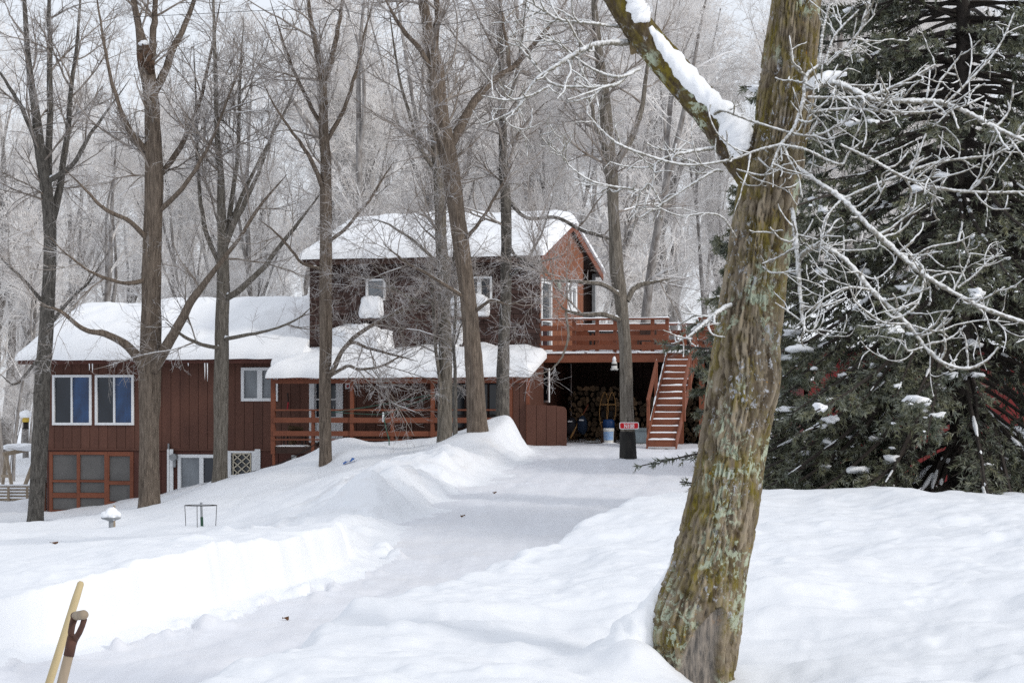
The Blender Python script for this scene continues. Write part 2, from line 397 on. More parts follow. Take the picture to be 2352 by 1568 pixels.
def cells(a0, a1, z0, z1, holes):
    us = sorted({a0, a1, *[t for h in holes for t in h[:2] if a0 < t < a1]})
    zs = sorted({z0, z1, *[t for h in holes for t in h[2:] if z0 < t < z1]})
    out = []
    for i in range(len(us)-1):
        run = None
        for j in range(len(zs)-1):
            cu, cz = (us[i]+us[i+1])/2, (zs[j]+zs[j+1])/2
            if any(h[0] < cu < h[1] and h[2] < cz < h[3] for h in holes):
                if run: out.append(run); run = None
            else:
                run = (us[i], us[i+1], run[2] if run else zs[j], zs[j+1])
        if run: out.append(run)
    return out
def wall(name, a0, a1, z0, z1, v0, v1, holes, mat, parent):
    m = MB()
    for c in cells(a0, a1, z0, z1, holes): m.box(c[0], c[1], v0, v1, c[2], c[3])
    return m.build(name, mat, parent)
def boards(name, a0, a1, z0, z1, v0, v1, width, holes, mat, parent, gap=.014):
    n = max(1, round((a1-a0)/width)); w = (a1-a0)/n
    for i in range(n):
        b0, b1 = a0+i*w+gap/2, a0+(i+1)*w-gap/2
        for c in cells(b0, b1, z0, z1, holes): MB().box(c[0], c[1], v0, v1, c[2], c[3]).build(name, mat, parent)
def window(hole, v, panes, parent, frame=.07, mull=(), bars=(), proud=.05, name='window', pm=None, fmat='white', label=None):
    """a framed window filling hole=(u0,u1,z0,z1): frame proud of the wall, panes set back"""
    u0, u1, z0, z1 = hole; w = empty(name, ((u0+u1)/2, v, z0), 0, parent)
    ox, oz = (u0+u1)/2, z0
    m = MB(); f = frame; a, b = -proud, .06
    m.box(u0-ox, u0+f-ox, a, b, 0, z1-oz); m.box(u1-f-ox, u1-ox, a, b, 0, z1-oz)
    m.box(u0+f-ox, u1-f-ox, a+.002, b, 0, f); m.box(u0+f-ox, u1-f-ox, a+.002, b, z1-oz-f, z1-oz)
    fr = m.build('frame', M[fmat], w)
    for t, wd in mull:
        MB().box(t-wd/2-ox, t+wd/2-ox, a+.012, b, f, z1-oz-f).build('mullion', M[fmat], w)
    for t, wd in bars:
        MB().box(u0+f-ox, u1-f-ox, a+.014, b, t-wd/2-oz, t+wd/2-oz).build('rail', M[fmat], w)
    es = [u0+f] + [t for t, _ in mull] + [u1-f]
    for i in range(len(es)-1):
        MB().box(es[i]-ox, es[i+1]-ox, .015, .03, f, z1-oz-f).build('pane', M[panes[i % len(panes)]], w)
    if label: w['label'] = label
    return w
def snow_blanket(name, u0, u1, v0, v1, base, t, parent, edge=.5, nu=90, nv=40, edges=(1,1,1,1), amp=.05, seed=0, wob=.05, fr=None):
    a = np.linspace(0, 1, nu); b = np.linspace(0, 1, nv)
    a = np.sort(np.concatenate([a, [.001,.003,.006,.01,.015,.985,.99,.994,.997,.999]])); b = np.sort(np.concatenate([b, [.002,.006,.012,.02,.03,.97,.98,.988,.994,.998]]))
    A, B = np.meshgrid(a, b, indexing='ij')
    wv = fbm(A*(u1-u0)*1.1+seed, B*0+seed, 3)*wob
    U = u0+A*(u1-u0); V = v0+B*(v1-v0)
    V = V + wv*(1-sstep(0,.25,B))
    big = 1e3
    d = np.minimum(np.minimum(np.where(edges[0], U-u0, big), np.where(edges[1], u1-U, big)), np.minimum(np.where(edges[2], B*(v1-v0), big), np.where(edges[3], (1-B)*(v1-v0), big)))
    q = 1-np.clip(d/edge, 0, 1); th = t*np.power(np.clip(1-q**2.6, 0, 1), .42)
    th = th*(1 + fbm(U*.55+seed, V*.55, 3)*.22) + fbm(U*1.6, V*1.6+seed, 3)*amp*np.clip(d/edge,0,1)
    Z = base(U, V); top = Z+np.maximum(th, 0.0)
    n = U.size; I = np.arange(n).reshape(U.shape)
    q4 = np.stack([I[:-1,:-1], I[1:,:-1], I[1:,1:], I[:-1,1:]], -1).reshape(-1, 4)
    qb = q4[:, ::-1]+n
    ring = np.concatenate([I[:,0], I[-1,1:], I[-2::-1,-1], I[0,-2:0:-1]])
    rn = np.roll(ring, -1); side = np.stack([ring+n, rn+n, rn, ring], -1)
    Vt = np.concatenate([np.stack([U,V,top],-1).reshape(-1,3), np.stack([U,V,Z-.004],-1).reshape(-1,3)])
    o = link(name, np_mesh(name, Vt, [q4, qb, side], M['rsnow']), parent)
    return o
_ico = {}
def ico(sub):
    if sub not in _ico:
        bm = bmesh.new(); bmesh.ops.create_icosphere(bm, subdivisions=sub, radius=1)
        _ico[sub] = (np.array([v.co[:] for v in bm.verts]), np.array([[v.index for v in f.verts] for f in bm.faces])); bm.free()
    return _ico[sub]
def lump(c, s, seed=0, power=2.0, amp=.12, sub=4):
    V, Fc = ico(sub); d = V/np.power((np.abs(V)**power).sum(1), 1/power)[:,None]
    n = fbm(d[:,0]*2.2+seed*3.1, d[:,1]*2.2+d[:,2]*1.7+seed, 4)
    return d*(1+amp*n)[:,None]*np.array(s)+np.array(c), Fc
def snow_lump(name, c, s, parent, seed=0, power=2.0, amp=.12, sub=4, mat='rsnow'):
    v, f = lump(c, s, seed, power, amp, sub); return link(name, np_mesh(name, v, [f], M[mat]), parent)

# ---- key heights and breadths
UL, UM = hu(105), hu(712)                  # left end of the wing, left end of the tall part
DEP = 8.0; RIDGE_V = 3.85
ZE_W, ZB = 1.62, -1.10                     # wing eave, siding break
ZE_U, ZPK = 4.56, 5.82                     # upper eave, ridge
ZF = -.90                                  # main floor

# ---- wing: siding boards on a backing wall, windows, screened porch below
def hole(x0, x1, y0, y1, v=0.0):
    a, zt = hp(x0, y0, v); b, zb = hp(x1, y1, v); return (a, b, zb, zt)
w1 = hole(122,212,861,976); w2 = hole(220,309,861,976); w3 = hole(555.5,640,844,921); w4 = hole(712,789,867,1016)
w5 = hole(1030,1168,872,985)
main_holes = [w1, w2, w3, w4, w5]
wall('wall', UL+.02, -.02, ZB, ZE_W+.25, .0, .10, main_holes, M['shadow_wall'], house)
boards('siding_board', UL, 0, ZB, ZE_W+.2, -.028, -.001, .295, main_holes, M['siding'], house)
w6 = hole(409,524,1043,1135); w7 = hole(524,586,1032,1098)
sp = hole(116,306,1040,1180)
wall('basement_wall', UL+.03, 0, -4.2, ZB-.004, .02, .16, [w6, w7, sp], M['base_wall'], house)
boards('basement_panel', UL+.03, hu(1010), -4.2, ZB-.03, -.004, .018, 1.22, [w6, w7, sp], M['base_wall'], house, .02)
MB().box(UL-.01, 0, -.045, -.03, ZB-.02, ZB+.03).build('drip_board', M['siding'], house)
MB().box(UL-.06, UL-.001, -.05, .08, -4.2, ZE_W).build('corner_board', M['siding'], house)
# closed sides and back
MB().box(UL+.02, UL+.12, .101, DEP, -4.2, ZE_W+.2).build('side_wall', M['siding'], house)
MB().box(UL+.13, -.12, DEP-.1, DEP, -4.2, ZE_W+.3).build('back_wall', M['siding'], house)
window(w1, -.02, ['glass','glass_blue'], house, .075, [(hu(166),.05)], name='window', proud=.06)
window(w2, -.02, ['glass','glass_blue'], house, .075, [(hu(263.5),.05)], name='window', proud=.06)
window(w3, -.02, ['glass_sky','glass_sky'], house, .09, [(hu(598),.16)], name='window', proud=.06)
window(w6, .02, ['glass_sky','glass'], house, .10, [(hu(463),.13)], name='sliding_window', proud=.06)
wl7 = window(w7, .02, ['glass'], house, .10, [], name='lattice_window', proud=.06)
# white casing beside the lattice window and diamond muntins
MB().box(hu(586)+.003, hu(599), -.05, .015, -2.4, hp(590,1031)[1]).build('casing', M['white'], house)
m = MB(); a0, zt = hp(536,1041); a1, zb = hp(576,1094); ox = (w7[0]+w7[1])/2; n = 2
def lat(p, q): m.bar((p[0]-ox, -.035, p[1]-w7[2]), (q[0]-ox, -.035, q[1]-w7[2]), .03, .03, (0,1,0))
for i in range(4):
    z0 = zb + (zt-zb)*(i-1)/3; z1 = z0 + (zt-zb)*2/3
    for (s, e) in (((a0, z0), (a1, z1)), ((a1, z0), (a0, z1))):
        (sx, sz), (ex, ez) = s, e
        if sz < zb: t = (zb-sz)/(ez-sz); sx += (ex-sx)*t; sz = zb
        if ez > zt: t = (zt-sz)/(ez-sz); ex = sx+(ex-sx)*t; ez = zt
        if ez-sz > .05: lat((sx,sz),(ex,ez))
for p, q in (((a0,zb),(a0,zt)),((a1,zb),(a1,zt)),((a0,zb),(a1,zb)),((a0,zt),(a1,zt))): lat(p, q)
m.build('lattice', simple('cream_lattice', (.62,.56,.44)), wl7)
# screened porch: frame of posts and rails, screens set back, screen door
scr = empty('screened_porch', ((sp[0]+sp[1])/2, .02, sp[2]), 0, house); ox, oz = scr.location.x, scr.location.z
def sbox(nm, x0, x1, y0, y1, va, vb, mat):
    a, zt_ = hp(x0, y0); b, zb_ = hp(x1, y1); MB().box(a-ox, b-ox, va, vb, zb_-oz, zt_-oz).build(nm, M[mat], scr)
for x0, x1 in ((114,121),(177,184),(240.5,248.5),(301.5,307)): sbox('post', x0, x1, 1037, 1190, -.05, .04, 'rail')
for xa, xb in ((121,177),(184,240.5)):
    for ya, yb in ((1037,1044),(1101.5,1107),(1131,1143),(1170,1180)): sbox('rail', xa+.2, xb-.2, ya, yb, -.045, .03, 'rail')
    for ya, yb in ((1044,1101.5),(1107,1131),(1143,1170)): sbox('screen', xa+.1, xb-.1, ya+.1, yb-.1, .0, .008, 'screen')
for ya, yb in ((1037,1047),(1104,1113),(1151,1180)): sbox('door_rail', 248.7, 301.3, ya, yb, -.047, .03, 'rail')
for x0, x1 in ((248.7,251),(299,301.3)): sbox('door_stile', x0, x1, 1047.2, 1150.8, -.049, .03, 'rail')
for ya, yb in ((1047,1104),(1113,1151)): sbox('door_screen', 251, 299, ya+.1, yb-.1, .0, .008, 'screen')
MB().tube([hwp for hwp in [(hp(152,1044)[0]-ox,.3,.1),(hp(152,1044)[0]-ox,.3,1.8)]], .03, 8).build('inner_post', M['gable'], scr)
MB().box(sp[0]-ox, sp[1]-ox, .9, .95, 0, sp[3]-oz).build('inner_wall', simple('porch_inner_wall', (.16,.13,.12)), scr)
# downspout, meter and conduit on the wing
MB().box(hu(387), hu(391.5), -.12, -.05, -3.2, hp(389,1031)[1]).build('downspout', M['white'], house)
MB().box(hu(392), hu(400), -.10, -.05, -3.2, hp(389,1031)[1]).build('service_panel', M['white'], house)
MB().tube([(hu(389.5),-.08,hp(389,1031)[1]),(hu(389.5),-.08,hp(389,1018)[1])], .03, 8).build('conduit', M['grey'], house)
mt = MB().tube([(hu(403),-.04,-1.32),(hu(403),-.22,-1.32)], .11, 16).build('electric_meter', M['grey'], house)
MB().box(hu(400), hu(406), -.12, -.05, -1.62, -1.42).build('meter_box', M['grey'], house)
# wing roof: slab, fascia, snow
def wing_base(U, V): return ZE_W + .07 + (RIDGE_V+.55-np.abs(np.asarray(V)-RIDGE_V))*(1.62/(RIDGE_V+.55))
rf = MB()
rise = 1.62
rf.hexa([(UL-.65,-.55,ZE_W-.03),(UM,-.55,ZE_W-.03),(UM,RIDGE_V,ZE_W-.03+rise),(UL-.65,RIDGE_V,ZE_W-.03+rise),(UL-.65,-.55,ZE_W+.06),(UM,-.55,ZE_W+.06),(UM,RIDGE_V,ZE_W+.06+rise),(UL-.65,RIDGE_V,ZE_W+.06+rise)])
rf.hexa([(UL-.65,RIDGE_V+.002,ZE_W-.03+rise),(UM,RIDGE_V+.002,ZE_W-.03+rise),(UM,DEP+.4,ZE_W-.03),(UL-.65,DEP+.4,ZE_W-.03),(UL-.65,RIDGE_V+.002,ZE_W+.06+rise),(UM,RIDGE_V+.002,ZE_W+.06+rise),(UM,DEP+.4,ZE_W+.06),(UL-.65,DEP+.4,ZE_W+.06)])
wing_roof = rf.build('wing_roof', M['siding'], house)
MB().box(UL-.66, UM, -.585, -.552, ZE_W-.10, ZE_W+.058).build('fascia', M['base_wall'], wing_roof)
MB().prism([(0.1,ZE_W-.03),(RIDGE_V,ZE_W+rise-.1),(DEP-.1,ZE_W-.03)], 0, UL+.03, UL+.1).build('gable_wall', M['siding'], wing_roof)
snow_blanket('snow_cover', UL-.72, UM-.002, -.68, DEP+.4, wing_base, .40, wing_roof, .75, 130, 60, (1,0,1,1), .05, 2)
for xx, ln in ((470,.5),(476,.56),(205,.22),(212,.28),(260,.12),(432,.1)):
    u = hu(xx, -.6); MB().tube([(u,-.59,ZE_W-.09),(u+.005,-.59,ZE_W-.09-ln*.6),(u,-.59,ZE_W-.09-ln)], [.018,.011,.002], 6).build('icicle', M['glass_sky'] if False else M['tsnow'], wing_roof)

# ---- tall part: shingled front, boarded gable end, roof
wa = hole(842,887,641,690); wb = hole(1051,1131.5,636,690)
up_holes = [wa, wb]
ZU0 = 1.64
uw = wall('upper_wall', UM, -.01, ZU0+.1, ZE_U+.05, -.02, .10, up_holes, M['shadow_wall'], house)
shw, she = .262, .145
sm = MB(); sm.hexa([(0,-.034,0),(1,-.034,0),(1,-.001,0),(0,-.001,0),(0,-.010,she+.02),(1,-.010,she+.02),(1,-.001,she+.02),(0,-.001,she+.02)])
sh_me = {}
def sh_mesh(w):
    k = round(w, 2)
    if k not in sh_me:
        q = MB(); q.v = [(x*(k-.012), y, z) for x, y, z in sm.v]; q.f = list(sm.f); sh_me[k] = q.mesh('shingle', M['shingle'])
    return sh_me[k]
sh_list = []
rows = int((ZE_U-ZU0)/she)+1
for r in range(rows):
    z = ZU0 + r*she; off = -(r % 2)*shw/2 + random.uniform(-.02,.02)
    u = 0.03 + off
    edge_r = .035 if r % 2 else .0
    first = True
    u1 = edge_r
    while u1 > UM+.01:
        u0 = max(u1 - shw*(random.uniform(.93,1.07) if not first or r % 2 == 0 else .5), UM)
        first = False
        if u0-UM < .08: u0 = UM
        zt = z+she+.02
        segs = [(u0, u1)]
        for h in up_holes:
            nn = []
            for a, b in segs:
                if zt > h[2]-.0 and z < h[3]:
                    if b <= h[0] or a >= h[1]: nn.append((a, b))
                    else:
                        if a < h[0]-.03: nn.append((a, h[0]))
                        if b > h[1]+.03: nn.append((h[1], b))
                else: nn.append((a, b))
            segs = nn
        for a, b in segs: sh_list.append((a, b, z))
        u1 = u0
# the 300 shingles that show largest are objects of their own, the rest one mesh
def shown(s):
    x = s[0]; z = s[2]
    return (z < 2.0) + 2*(abs(x+2.7) < .6) - (s[1]-s[0])*4 + random.random()*.6 + (x < -6.4)*.6 + (z > 4.2)*.5
sh_list.sort(key=shown)
rest = MB()
for i, (a, b, z) in enumerate(sh_list):
    yy = -.021 - random.uniform(0, .006)
    if i < 300:
        o = link('shingle', sh_mesh(b-a), uw, (a+.006, yy, z)); o.rotation_euler = (random.uniform(-.02,.02), random.uniform(-.012,.012), 0)
    else:
        rest.hexa([(a+.006+x*(b-a-.012), yy+y, z+zz) for x, y, zz in sm.v])
tag(rest.build('shingle_field', M['shingle'], uw), kind='stuff')
window(wa, -.03, ['glass_sky'], house, .06, [], name='window', proud=.07)
window(wb, -.03, ['glass','glass'], house, .06, [(hu(1102),.12)], name='window', proud=.07)
# snow-laden boxes under the upper windows and snow clinging to the wall
for (x0, x1, y0, y1, sd) in ((832,883,683,734,1),(1040,1128,679,731,2)):
    a, zt = hp(x0, y0); b, zb = hp(x1, y1)
    bx = MB().box(a+.04, b-.02, -.30, -.035, zb-.03, zb+.03).build('window_shelf', M['shingle'], house)
    snow_lump('snow_cover', ((a+b)/2, -.17, (zt+zb)/2+.02), ((b-a)/2, .15, (zt-zb)/2), bx, sd, 5.0, .10, 4)
a, zt = hp(1039,736); b, zb = hp(1066,790)
snow_lump('snow_clump', ((a+b)/2, -.12, (zt+zb)/2), ((b-a)/2, .12, (zt-zb)/2), house, 5, 3.2, .22, 4)
# gable end wall (u = 0): vertical boards cut to the slope, door, window, dark recess at the back
d0, dzt = he(1241,638); d1, _ = he(1266,638); v_a, v_zt = he(1302,644); v_b, v_zb = he(1323.5,723)
ZD = 1.80                                        # deck floor
gh = [(d0+.03, d1, ZD, dzt), (v_a, v_b, v_zb, v_zt)]
def slope_z(v): return ZE_U + .0 + (1-abs(v-RIDGE_V)/RIDGE_V)*(ZPK-ZE_U-.06)
VR = he(1339,600)[0]
gw = MB()
for c in cells(0.0, VR, 1.5, ZE_U, gh): gw.box(-.10, -.012, c[0], c[1], c[2], c[3])
gw.prism([(0.0,ZE_U),(VR,ZE_U),(VR,slope_z(VR)),(RIDGE_V,slope_z(RIDGE_V)),(0.0,slope_z(0.0))], 0, -.10, -.012)
gwo = gw.build('gable_wall', M['shadow_wall'], house)
nb = 30; bw = VR/nb
for i in range(nb):
    m = MB(); a, b = i*bw+.006, (i+1)*bw-.006
    if i == 0: a = .0
    for c in cells(a, b, 1.55, ZE_U, gh): m.box(-.010, .012, c[0], c[1], c[2], c[3])
    m.hexa([(-.010,a,ZE_U),(.012,a,ZE_U),(.012,b,ZE_U),(-.010,b,ZE_U),(-.010,a,slope_z(a)),(.012,a,slope_z(a)),(.012,b,slope_z(b)),(-.010,b,slope_z(b))])
    m.build('gable_board', M['gable'], gwo)
# recess
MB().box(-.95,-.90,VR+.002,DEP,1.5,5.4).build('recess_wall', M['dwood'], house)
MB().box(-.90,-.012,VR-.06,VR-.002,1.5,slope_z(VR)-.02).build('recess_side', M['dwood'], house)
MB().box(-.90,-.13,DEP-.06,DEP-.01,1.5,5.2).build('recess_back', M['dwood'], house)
MB().box(-.12,-.02,DEP-.14,DEP-.02,1.5,ZE_U).build('corner_post', M['grey'], house)
# end-wall door and window are built turned a quarter
def turn(o): o.rotation_euler = (0,0,math.radians(90)); return o
def end_window(h, panes, name, mull=(), bars=(), frame=.1):
    w = window((0, h[1]-h[0], h[2], h[3]), 0, panes, house, frame, mull, bars, .05, name)
    w.rotation_euler = (0,0,math.radians(90)); w.location = (-.015, (h[0]+h[1])/2, h[2]); return w
dr = end_window(gh[0], ['glass'], 'glass_door', (), ((ZD+.95,.05),), .13)
end_window(gh[1], ['glass_sky','glass'], 'window', (((v_b-v_a)*.5,.22),), (), .2)
lv, lz = he(1274,656)
m = MB(); m.lathe([(.03,0),(.07,.04),(.08,.16),(.05,.22),(.01,.25)], (.12,lv,lz-.12), 12); m.box(.012,.12,lv-.03,lv+.03,lz+.10,lz+.13); m.build('wall_lamp', simple('lamp_glass',(.30,.36,.30)), house)
# roof of the tall part
OV = .42
u0r, u1r = UM-.10, .16
def upper_base(U, V): return ZE_U+.08 + (RIDGE_V+OV-np.abs(np.asarray(V)-RIDGE_V))*((ZPK-ZE_U)/(RIDGE_V+OV))
ur = MB(); rs = ZPK-ZE_U
for (va, za, vb, zb_) in ((-OV, ZE_U-.04, RIDGE_V, ZE_U-.04+rs), (RIDGE_V+.002, ZE_U-.04+rs, DEP+.3, ZE_U-.1)):
    ur.hexa([(u0r,va,za),(u1r-.03,va,za),(u1r-.03,vb,zb_),(u0r,vb,zb_),(u0r,va,za+.11),(u1r-.03,va,za+.11),(u1r-.03,vb,zb_+.11),(u0r,vb,zb_+.11)])
uroof = ur.build('upper_roof', M['dwood'], house)
# rake boards at the gable end
for (va, za, vb, zb_) in ((-OV, ZE_U-.16, RIDGE_V, ZE_U-.16+rs), (RIDGE_V+.003, ZE_U-.16+rs, DEP+.3, ZE_U-.22)):
    MB().hexa([(u1r-.028,va,za),(u1r+.012,va,za),(u1r+.012,vb,zb_),(u1r-.028,vb,zb_),(u1r-.028,va,za+.225),(u1r+.012,va,za+.225),(u1r+.012,vb,zb_+.225),(u1r-.028,vb,zb_+.225)]).build('rake_board', M['rail'], uroof)
MB().box(u0r, u1r-.03, -OV-.03, -OV-.002, ZE_U-.12, ZE_U+.06).build('eave_board', M['dwood'], uroof)
snow_blanket('snow_cover', u0r-.06, u1r+.08, -OV-.10, DEP+.35, upper_base, .40, uroof, .62, 120, 60, (1,1,1,1), .04, 5)
MB().box(UM, UM+.1, .101, DEP, 1.5, ZE_U+.1).build('upper_side_wall', M['shingle'], house)
MB().prism([(0,ZE_U+.1),(RIDGE_V,ZPK-.1),(DEP,ZE_U+.1)], 0, UM, UM+.1).build('upper_side_gable', M['shingle'], house)
MB().box(UM+.11, -.96, DEP-.1, DEP, 1.5, ZE_U+.15).build('upper_back_wall', M['shingle'], house)
# red flue at the left end
MB().box(UM-.36,UM-.13,1.6,2.1,2.4,4.3).build('chimney', simple('red_chimney',(.24,.045,.045)), house)

# ---- front porch
PV = -1.85                                       # front line of the porch posts
pu0, pu1 = hu(623,PV), hu(1177,PV)
pzr = 1.02                                       # porch roof edge height
def porch_base(U, V): return pzr + .05 + (np.asarray(V)-(PV-.22))*((1.60-pzr)/(-PV+.22))
# corrugated roof sheet
cu = np.arange(hu(614,PV-.2), hu(1213,PV-.2), .018)
prof = pzr + .012*np.sign(np.sin(cu*2*np.pi/.13))*np.abs(np.sin(cu*2*np.pi/.13))**.6
Vt = []; 
for (v, dz) in ((PV-.24, 0), (.0, 1.60-pzr)):
    for th in (0, .035): Vt.append(np.stack([cu, np.full_like(cu, v), prof+dz+th], -1))
n = len(cu); Vt = np.concatenate(Vt); i = np.arange(n-1)
fq = []
for (a, b) in ((0,1),(1,3),(3,2),(2,0)): fq.append(np.stack([a*n+i, a*n+i+1, b*n+i+1, b*n+i], -1))
proof = link('porch_roof', np_mesh('porch_roof', Vt, fq, M['rail'], False), house)
pl, pr = hu(612,PV-.2), hu(1219,PV-.2)
snow_blanket('snow_cover', pl, pr, PV-.30, .0, porch_base, .42, proof, .55, 120, 36, (1,1,1,0), .06, 9, .06)
# the corner of the porch roof that laps onto the wing roof
def lap_base(U, V): return 1.60+.05 + np.asarray(V)*.30
snow_blanket('snow_cover', hu(640), UM-.001, -.75, .9, lap_base, .45, proof, .7, 50, 30, (1,0,1,1), .05, 11)
# big slumped heap on the porch roof against the shingles
a, zt = hp(756,740,-.4); b, zb = hp(903,830,-.4)
v, f = lump(((a+b)/2-.05, -.12, (zt+zb)/2-.12), ((b-a)/2, .50, (zt-zb)/2+.05), 8, 2.9, .16, 5)
link('snow_heap', np_mesh('snow_heap', v, [f], M['rsnow']), proof)
snow_lump('snow_heap', (hu(1045), -.15, 1.72), (.30,.30,.36), proof, 4, 2.2, .2)
snow_lump('snow_heap', (hu(700), -.2, 1.80), (.32,.35,.28), proof, 6, 2.2, .2)
MB().box(pu0, hu(1208,PV), PV-.05, PV+.05, pzr-.135, pzr-.012).build('porch_beam', M['rail'], house)
def post(x0, x1, z0, z1, name='porch_post', w=.10):
    a, b = hu(x0,PV), hu(x1,PV); return MB().box(a, b, PV-w/2, PV+w/2, z0, z1).build(name, M['rail'], house)
zg = -2.2
post(623,632.5,ZF-.28,pzr-.136); post(805,812.5,ZF-.28,pzr-.136); post(990,998,ZF-.6,pzr-.136); post(1169,1177.5,ZF-.6,pzr-.136)
post(716,722.5,ZF-.28,hp(720,939,PV)[1]-.05,'rail_post'); post(898,905,ZF-.28,hp(720,939,PV)[1]-.05,'rail_post'); post(1080,1087,ZF-.28,hp(720,939,PV)[1]-.05,'rail_post')
post(626.5,631,-2.3,ZF-.282,'foot_post',.08)
MB().tube([(hu(737,PV),PV,-2.2),(hu(737,PV),PV,ZF-.2)], .035, 8).build('foot_post', M['grey'], house)
def zr(y): return hp(800,y,PV)[1]
for (ya, yb, nm, vv, th) in ((939.5,943,'top_rail',PV-.07,.14),(958.5,970.5,'rail_board',PV-.072,.03),(989.5,1001,'rail_board',PV-.072,.03),(1008,1011,'rail_board',PV-.072,.03)):
    xs = [633, 805, 990, 1169]
    for k in range(3):
        a, b = hu(xs[k],PV)-.06*(nm!='top_rail'), hu(xs[k+1],PV)
        MB().box(a+.002, b-.002, vv, vv+th, zr(yb), zr(ya)).build(nm, M['rail'], house)
pf = MB().box(pu0-.02, 0, PV-.03, -.03, ZF-.14, ZF-.06).build('porch_floor', M['dwood'], house)
MB().box(hu(634,PV), hu(716,PV)-.003, PV-.045, PV-.032, ZF-.26, ZF-.062).build('skirt_board', M['dwood'], house)
snow_blanket('snow_cover', pu0+.12, hu(700,PV), PV+.02, PV+.5, lambda U,V: U*0+ZF-.058, .05, pf, .15, 30, 10, (1,1,1,1), .01, 3)
# porch door and big window
dw = window(w4, -.02, ['white'], house, .16, [], (), .06, 'porch_door')
ox, oz = dw.location.x, dw.location.z
for (x0,x1,y0,y1,mt_) in ((727,771,870,915,'glass'),(727,771,919,957,'glass'),(727,771,972,1010,'white')):
    a, zt = hp(x0,y0); b, zb = hp(x1,y1); MB().box(a-ox, b-ox, .004, .014, zb-oz, zt-oz).build('panel', M[mt_], dw)
MB().box(hu(766)-ox, hu(769)-ox, -.03, .003, hp(768,938)[1]-oz, hp(768,931)[1]-oz).build('handle', M['grey'], dw)
window(w5, -.02, ['glass','glass','glass'], house, .05, [(hu(1072),.12),(hu(1122),.05)], ((hp(1100,954)[1],.04),), .04, 'patio_window', fmat='dwood')
MB().box(hu(1164), hu(1168), -.07, -.03, w5[2], w5[3]).build('casing', M['white'], house)
# side screen at the right end of the porch and the low board wall beyond it
SVV = -.75
boards('screen_board', hu(1178,PV), hu(1209,PV), -1.2, .95, PV-.02, PV+.02, .20, [], M['siding'], house)
MB().box(hu(1209,PV)+.004, hu(1213,PV)+.03, PV-.05, PV+.05, -1.2, 1.02).build('corner_board', M['rail'], house)
MB().prism([(PV,-1.2),(-.03,-1.2),(-.03,1.55),(PV,1.0)], 0, hu(1213,PV)-.02, hu(1213,PV)+.02).build('porch_side_wall', M['siding'], house)
MB().box(hu(1213,PV)+.022, 0.0, -.032, -.004, -1.2, 1.62).build('corner_panel', M['base_wall'], house)
lw_u0, lw_u1 = hu(1211,PV), hu(1303,PV); zt = hp(1250,929,PV)[1]; n = 4; bw = (lw_u1-lw_u0)/n
lowwall = empty('low_wall', (lw_u0, PV-.08, -1.3), 0, house)
for k in range(n):
    a, b = k*bw+.006, (k+1)*bw-.006; h = zt+1.3
    if k < n-1: MB().box(a, b, -.03, .03, 0, h-.012*k).build('board', M['siding'], lowwall)
    else:
        poly = [(a,0),(b,0)]+[(b-.15+.15*math.cos(t), h-.05-.15+.15*math.sin(t)) for t in np.linspace(0, math.pi/2, 6)]+[(a,h-.04)]
        MB().prism(poly, 1, -.03, .03).build('board', M['siding'], lowwall)
# lower storey end wall under the deck, with an open casement
MB().box(-.10,-.003,.0,DEP,-1.3,1.495).build('end_wall', M['siding'], house)
cw = MB(); 
v0, z1 = .05, hp(1236,846)[1]; z0 = hp(1236,924)[1]
oc = empty('open_casement', (.02, .25, z0), math.radians(-48), house)
m = MB(); wd_, hh = .42, z1-z0
m.box(0,.06,-.02,.02,0,hh); m.box(wd_-.06,wd_,-.02,.02,0,hh); m.box(.06,wd_-.06,-.019,.019,0,.06); m.box(.06,wd_-.06,-.019,.019,hh-.06,hh)
m.build('frame', M['white'], oc); MB().box(.06,wd_-.06,-.006,.006,.06,hh-.06).build('pane', M['glass'], oc)
MB().bar((hu(1212,-.9),-.9,.42),(hu(1221,-.9),-.9,-.02),.02,.02).build('brace', M['grey'], house)
# ------------------------------------------------------------------ deck, stairs, woodshed
deck = empty('wooden_deck', HC, -HA); tag(deck, 'red-brown raised wooden deck with railing and stairs beside the house', 'deck')
DU1, SU0, SU1, DUE, DV = 3.74, 3.80, 4.66, 5.28, 4.6
def dz(y): return hp(1380,y)[1]
fl = MB().box(.03, DUE, .02, DV, ZD-.10, ZD-.03).build('deck_floor', M['rail'], deck)
for (a,b,v0_,v1_,sd) in ((.05,1.33,.0,1.2,1),(1.42,2.9,.0,1.2,2),(2.98,DUE,.0,1.4,3),(.05,DUE,1.25,DV-.1,4)):
    snow_blanket('snow_cover', a, b, v0_, v1_, lambda U,V: U*0+ZD-.03, .09, fl, .16, 50, 16, (1,1,1,1), .02, sd, .02)
MB().box(.03, DU1+.30, -.04, .018, ZD-.30, ZD-.10).build('rim_beam', M['rail'], deck)
MB().box(SU1+.04, DUE, -.04, .018, ZD-.30, ZD-.10).build('rim_beam', M['rail'], deck)
MB().box(DUE, DUE+.05, -.04, DV, ZD-.32, ZD-.03).build('rim_beam', M['rail'], deck)
ztop = dz(731)
def dposts(us, v): 
    for u in us: MB().box(u-.05, u+.05, v-.045, v+.045, ZD-.16, ztop-.05).build('railing_post', M['rail'], deck)
dposts([hu(1317.7), hu(1370.7), hu(1412), hu(1498), DU1+.04], .06); dposts([SU1+.10, DUE-.06], .06)
dposts([.8, 2.2, 3.5, 4.6, DUE-.06], DV-.08); dposts([], 0)
for v in (1.4, 2.8): MB().box(DUE-.10, DUE-.01, v-.045, v+.045, ZD-.16, ztop-.05).build('railing_post', M['rail'], deck)
rails = [(747,759),(770,782),(792,803)]
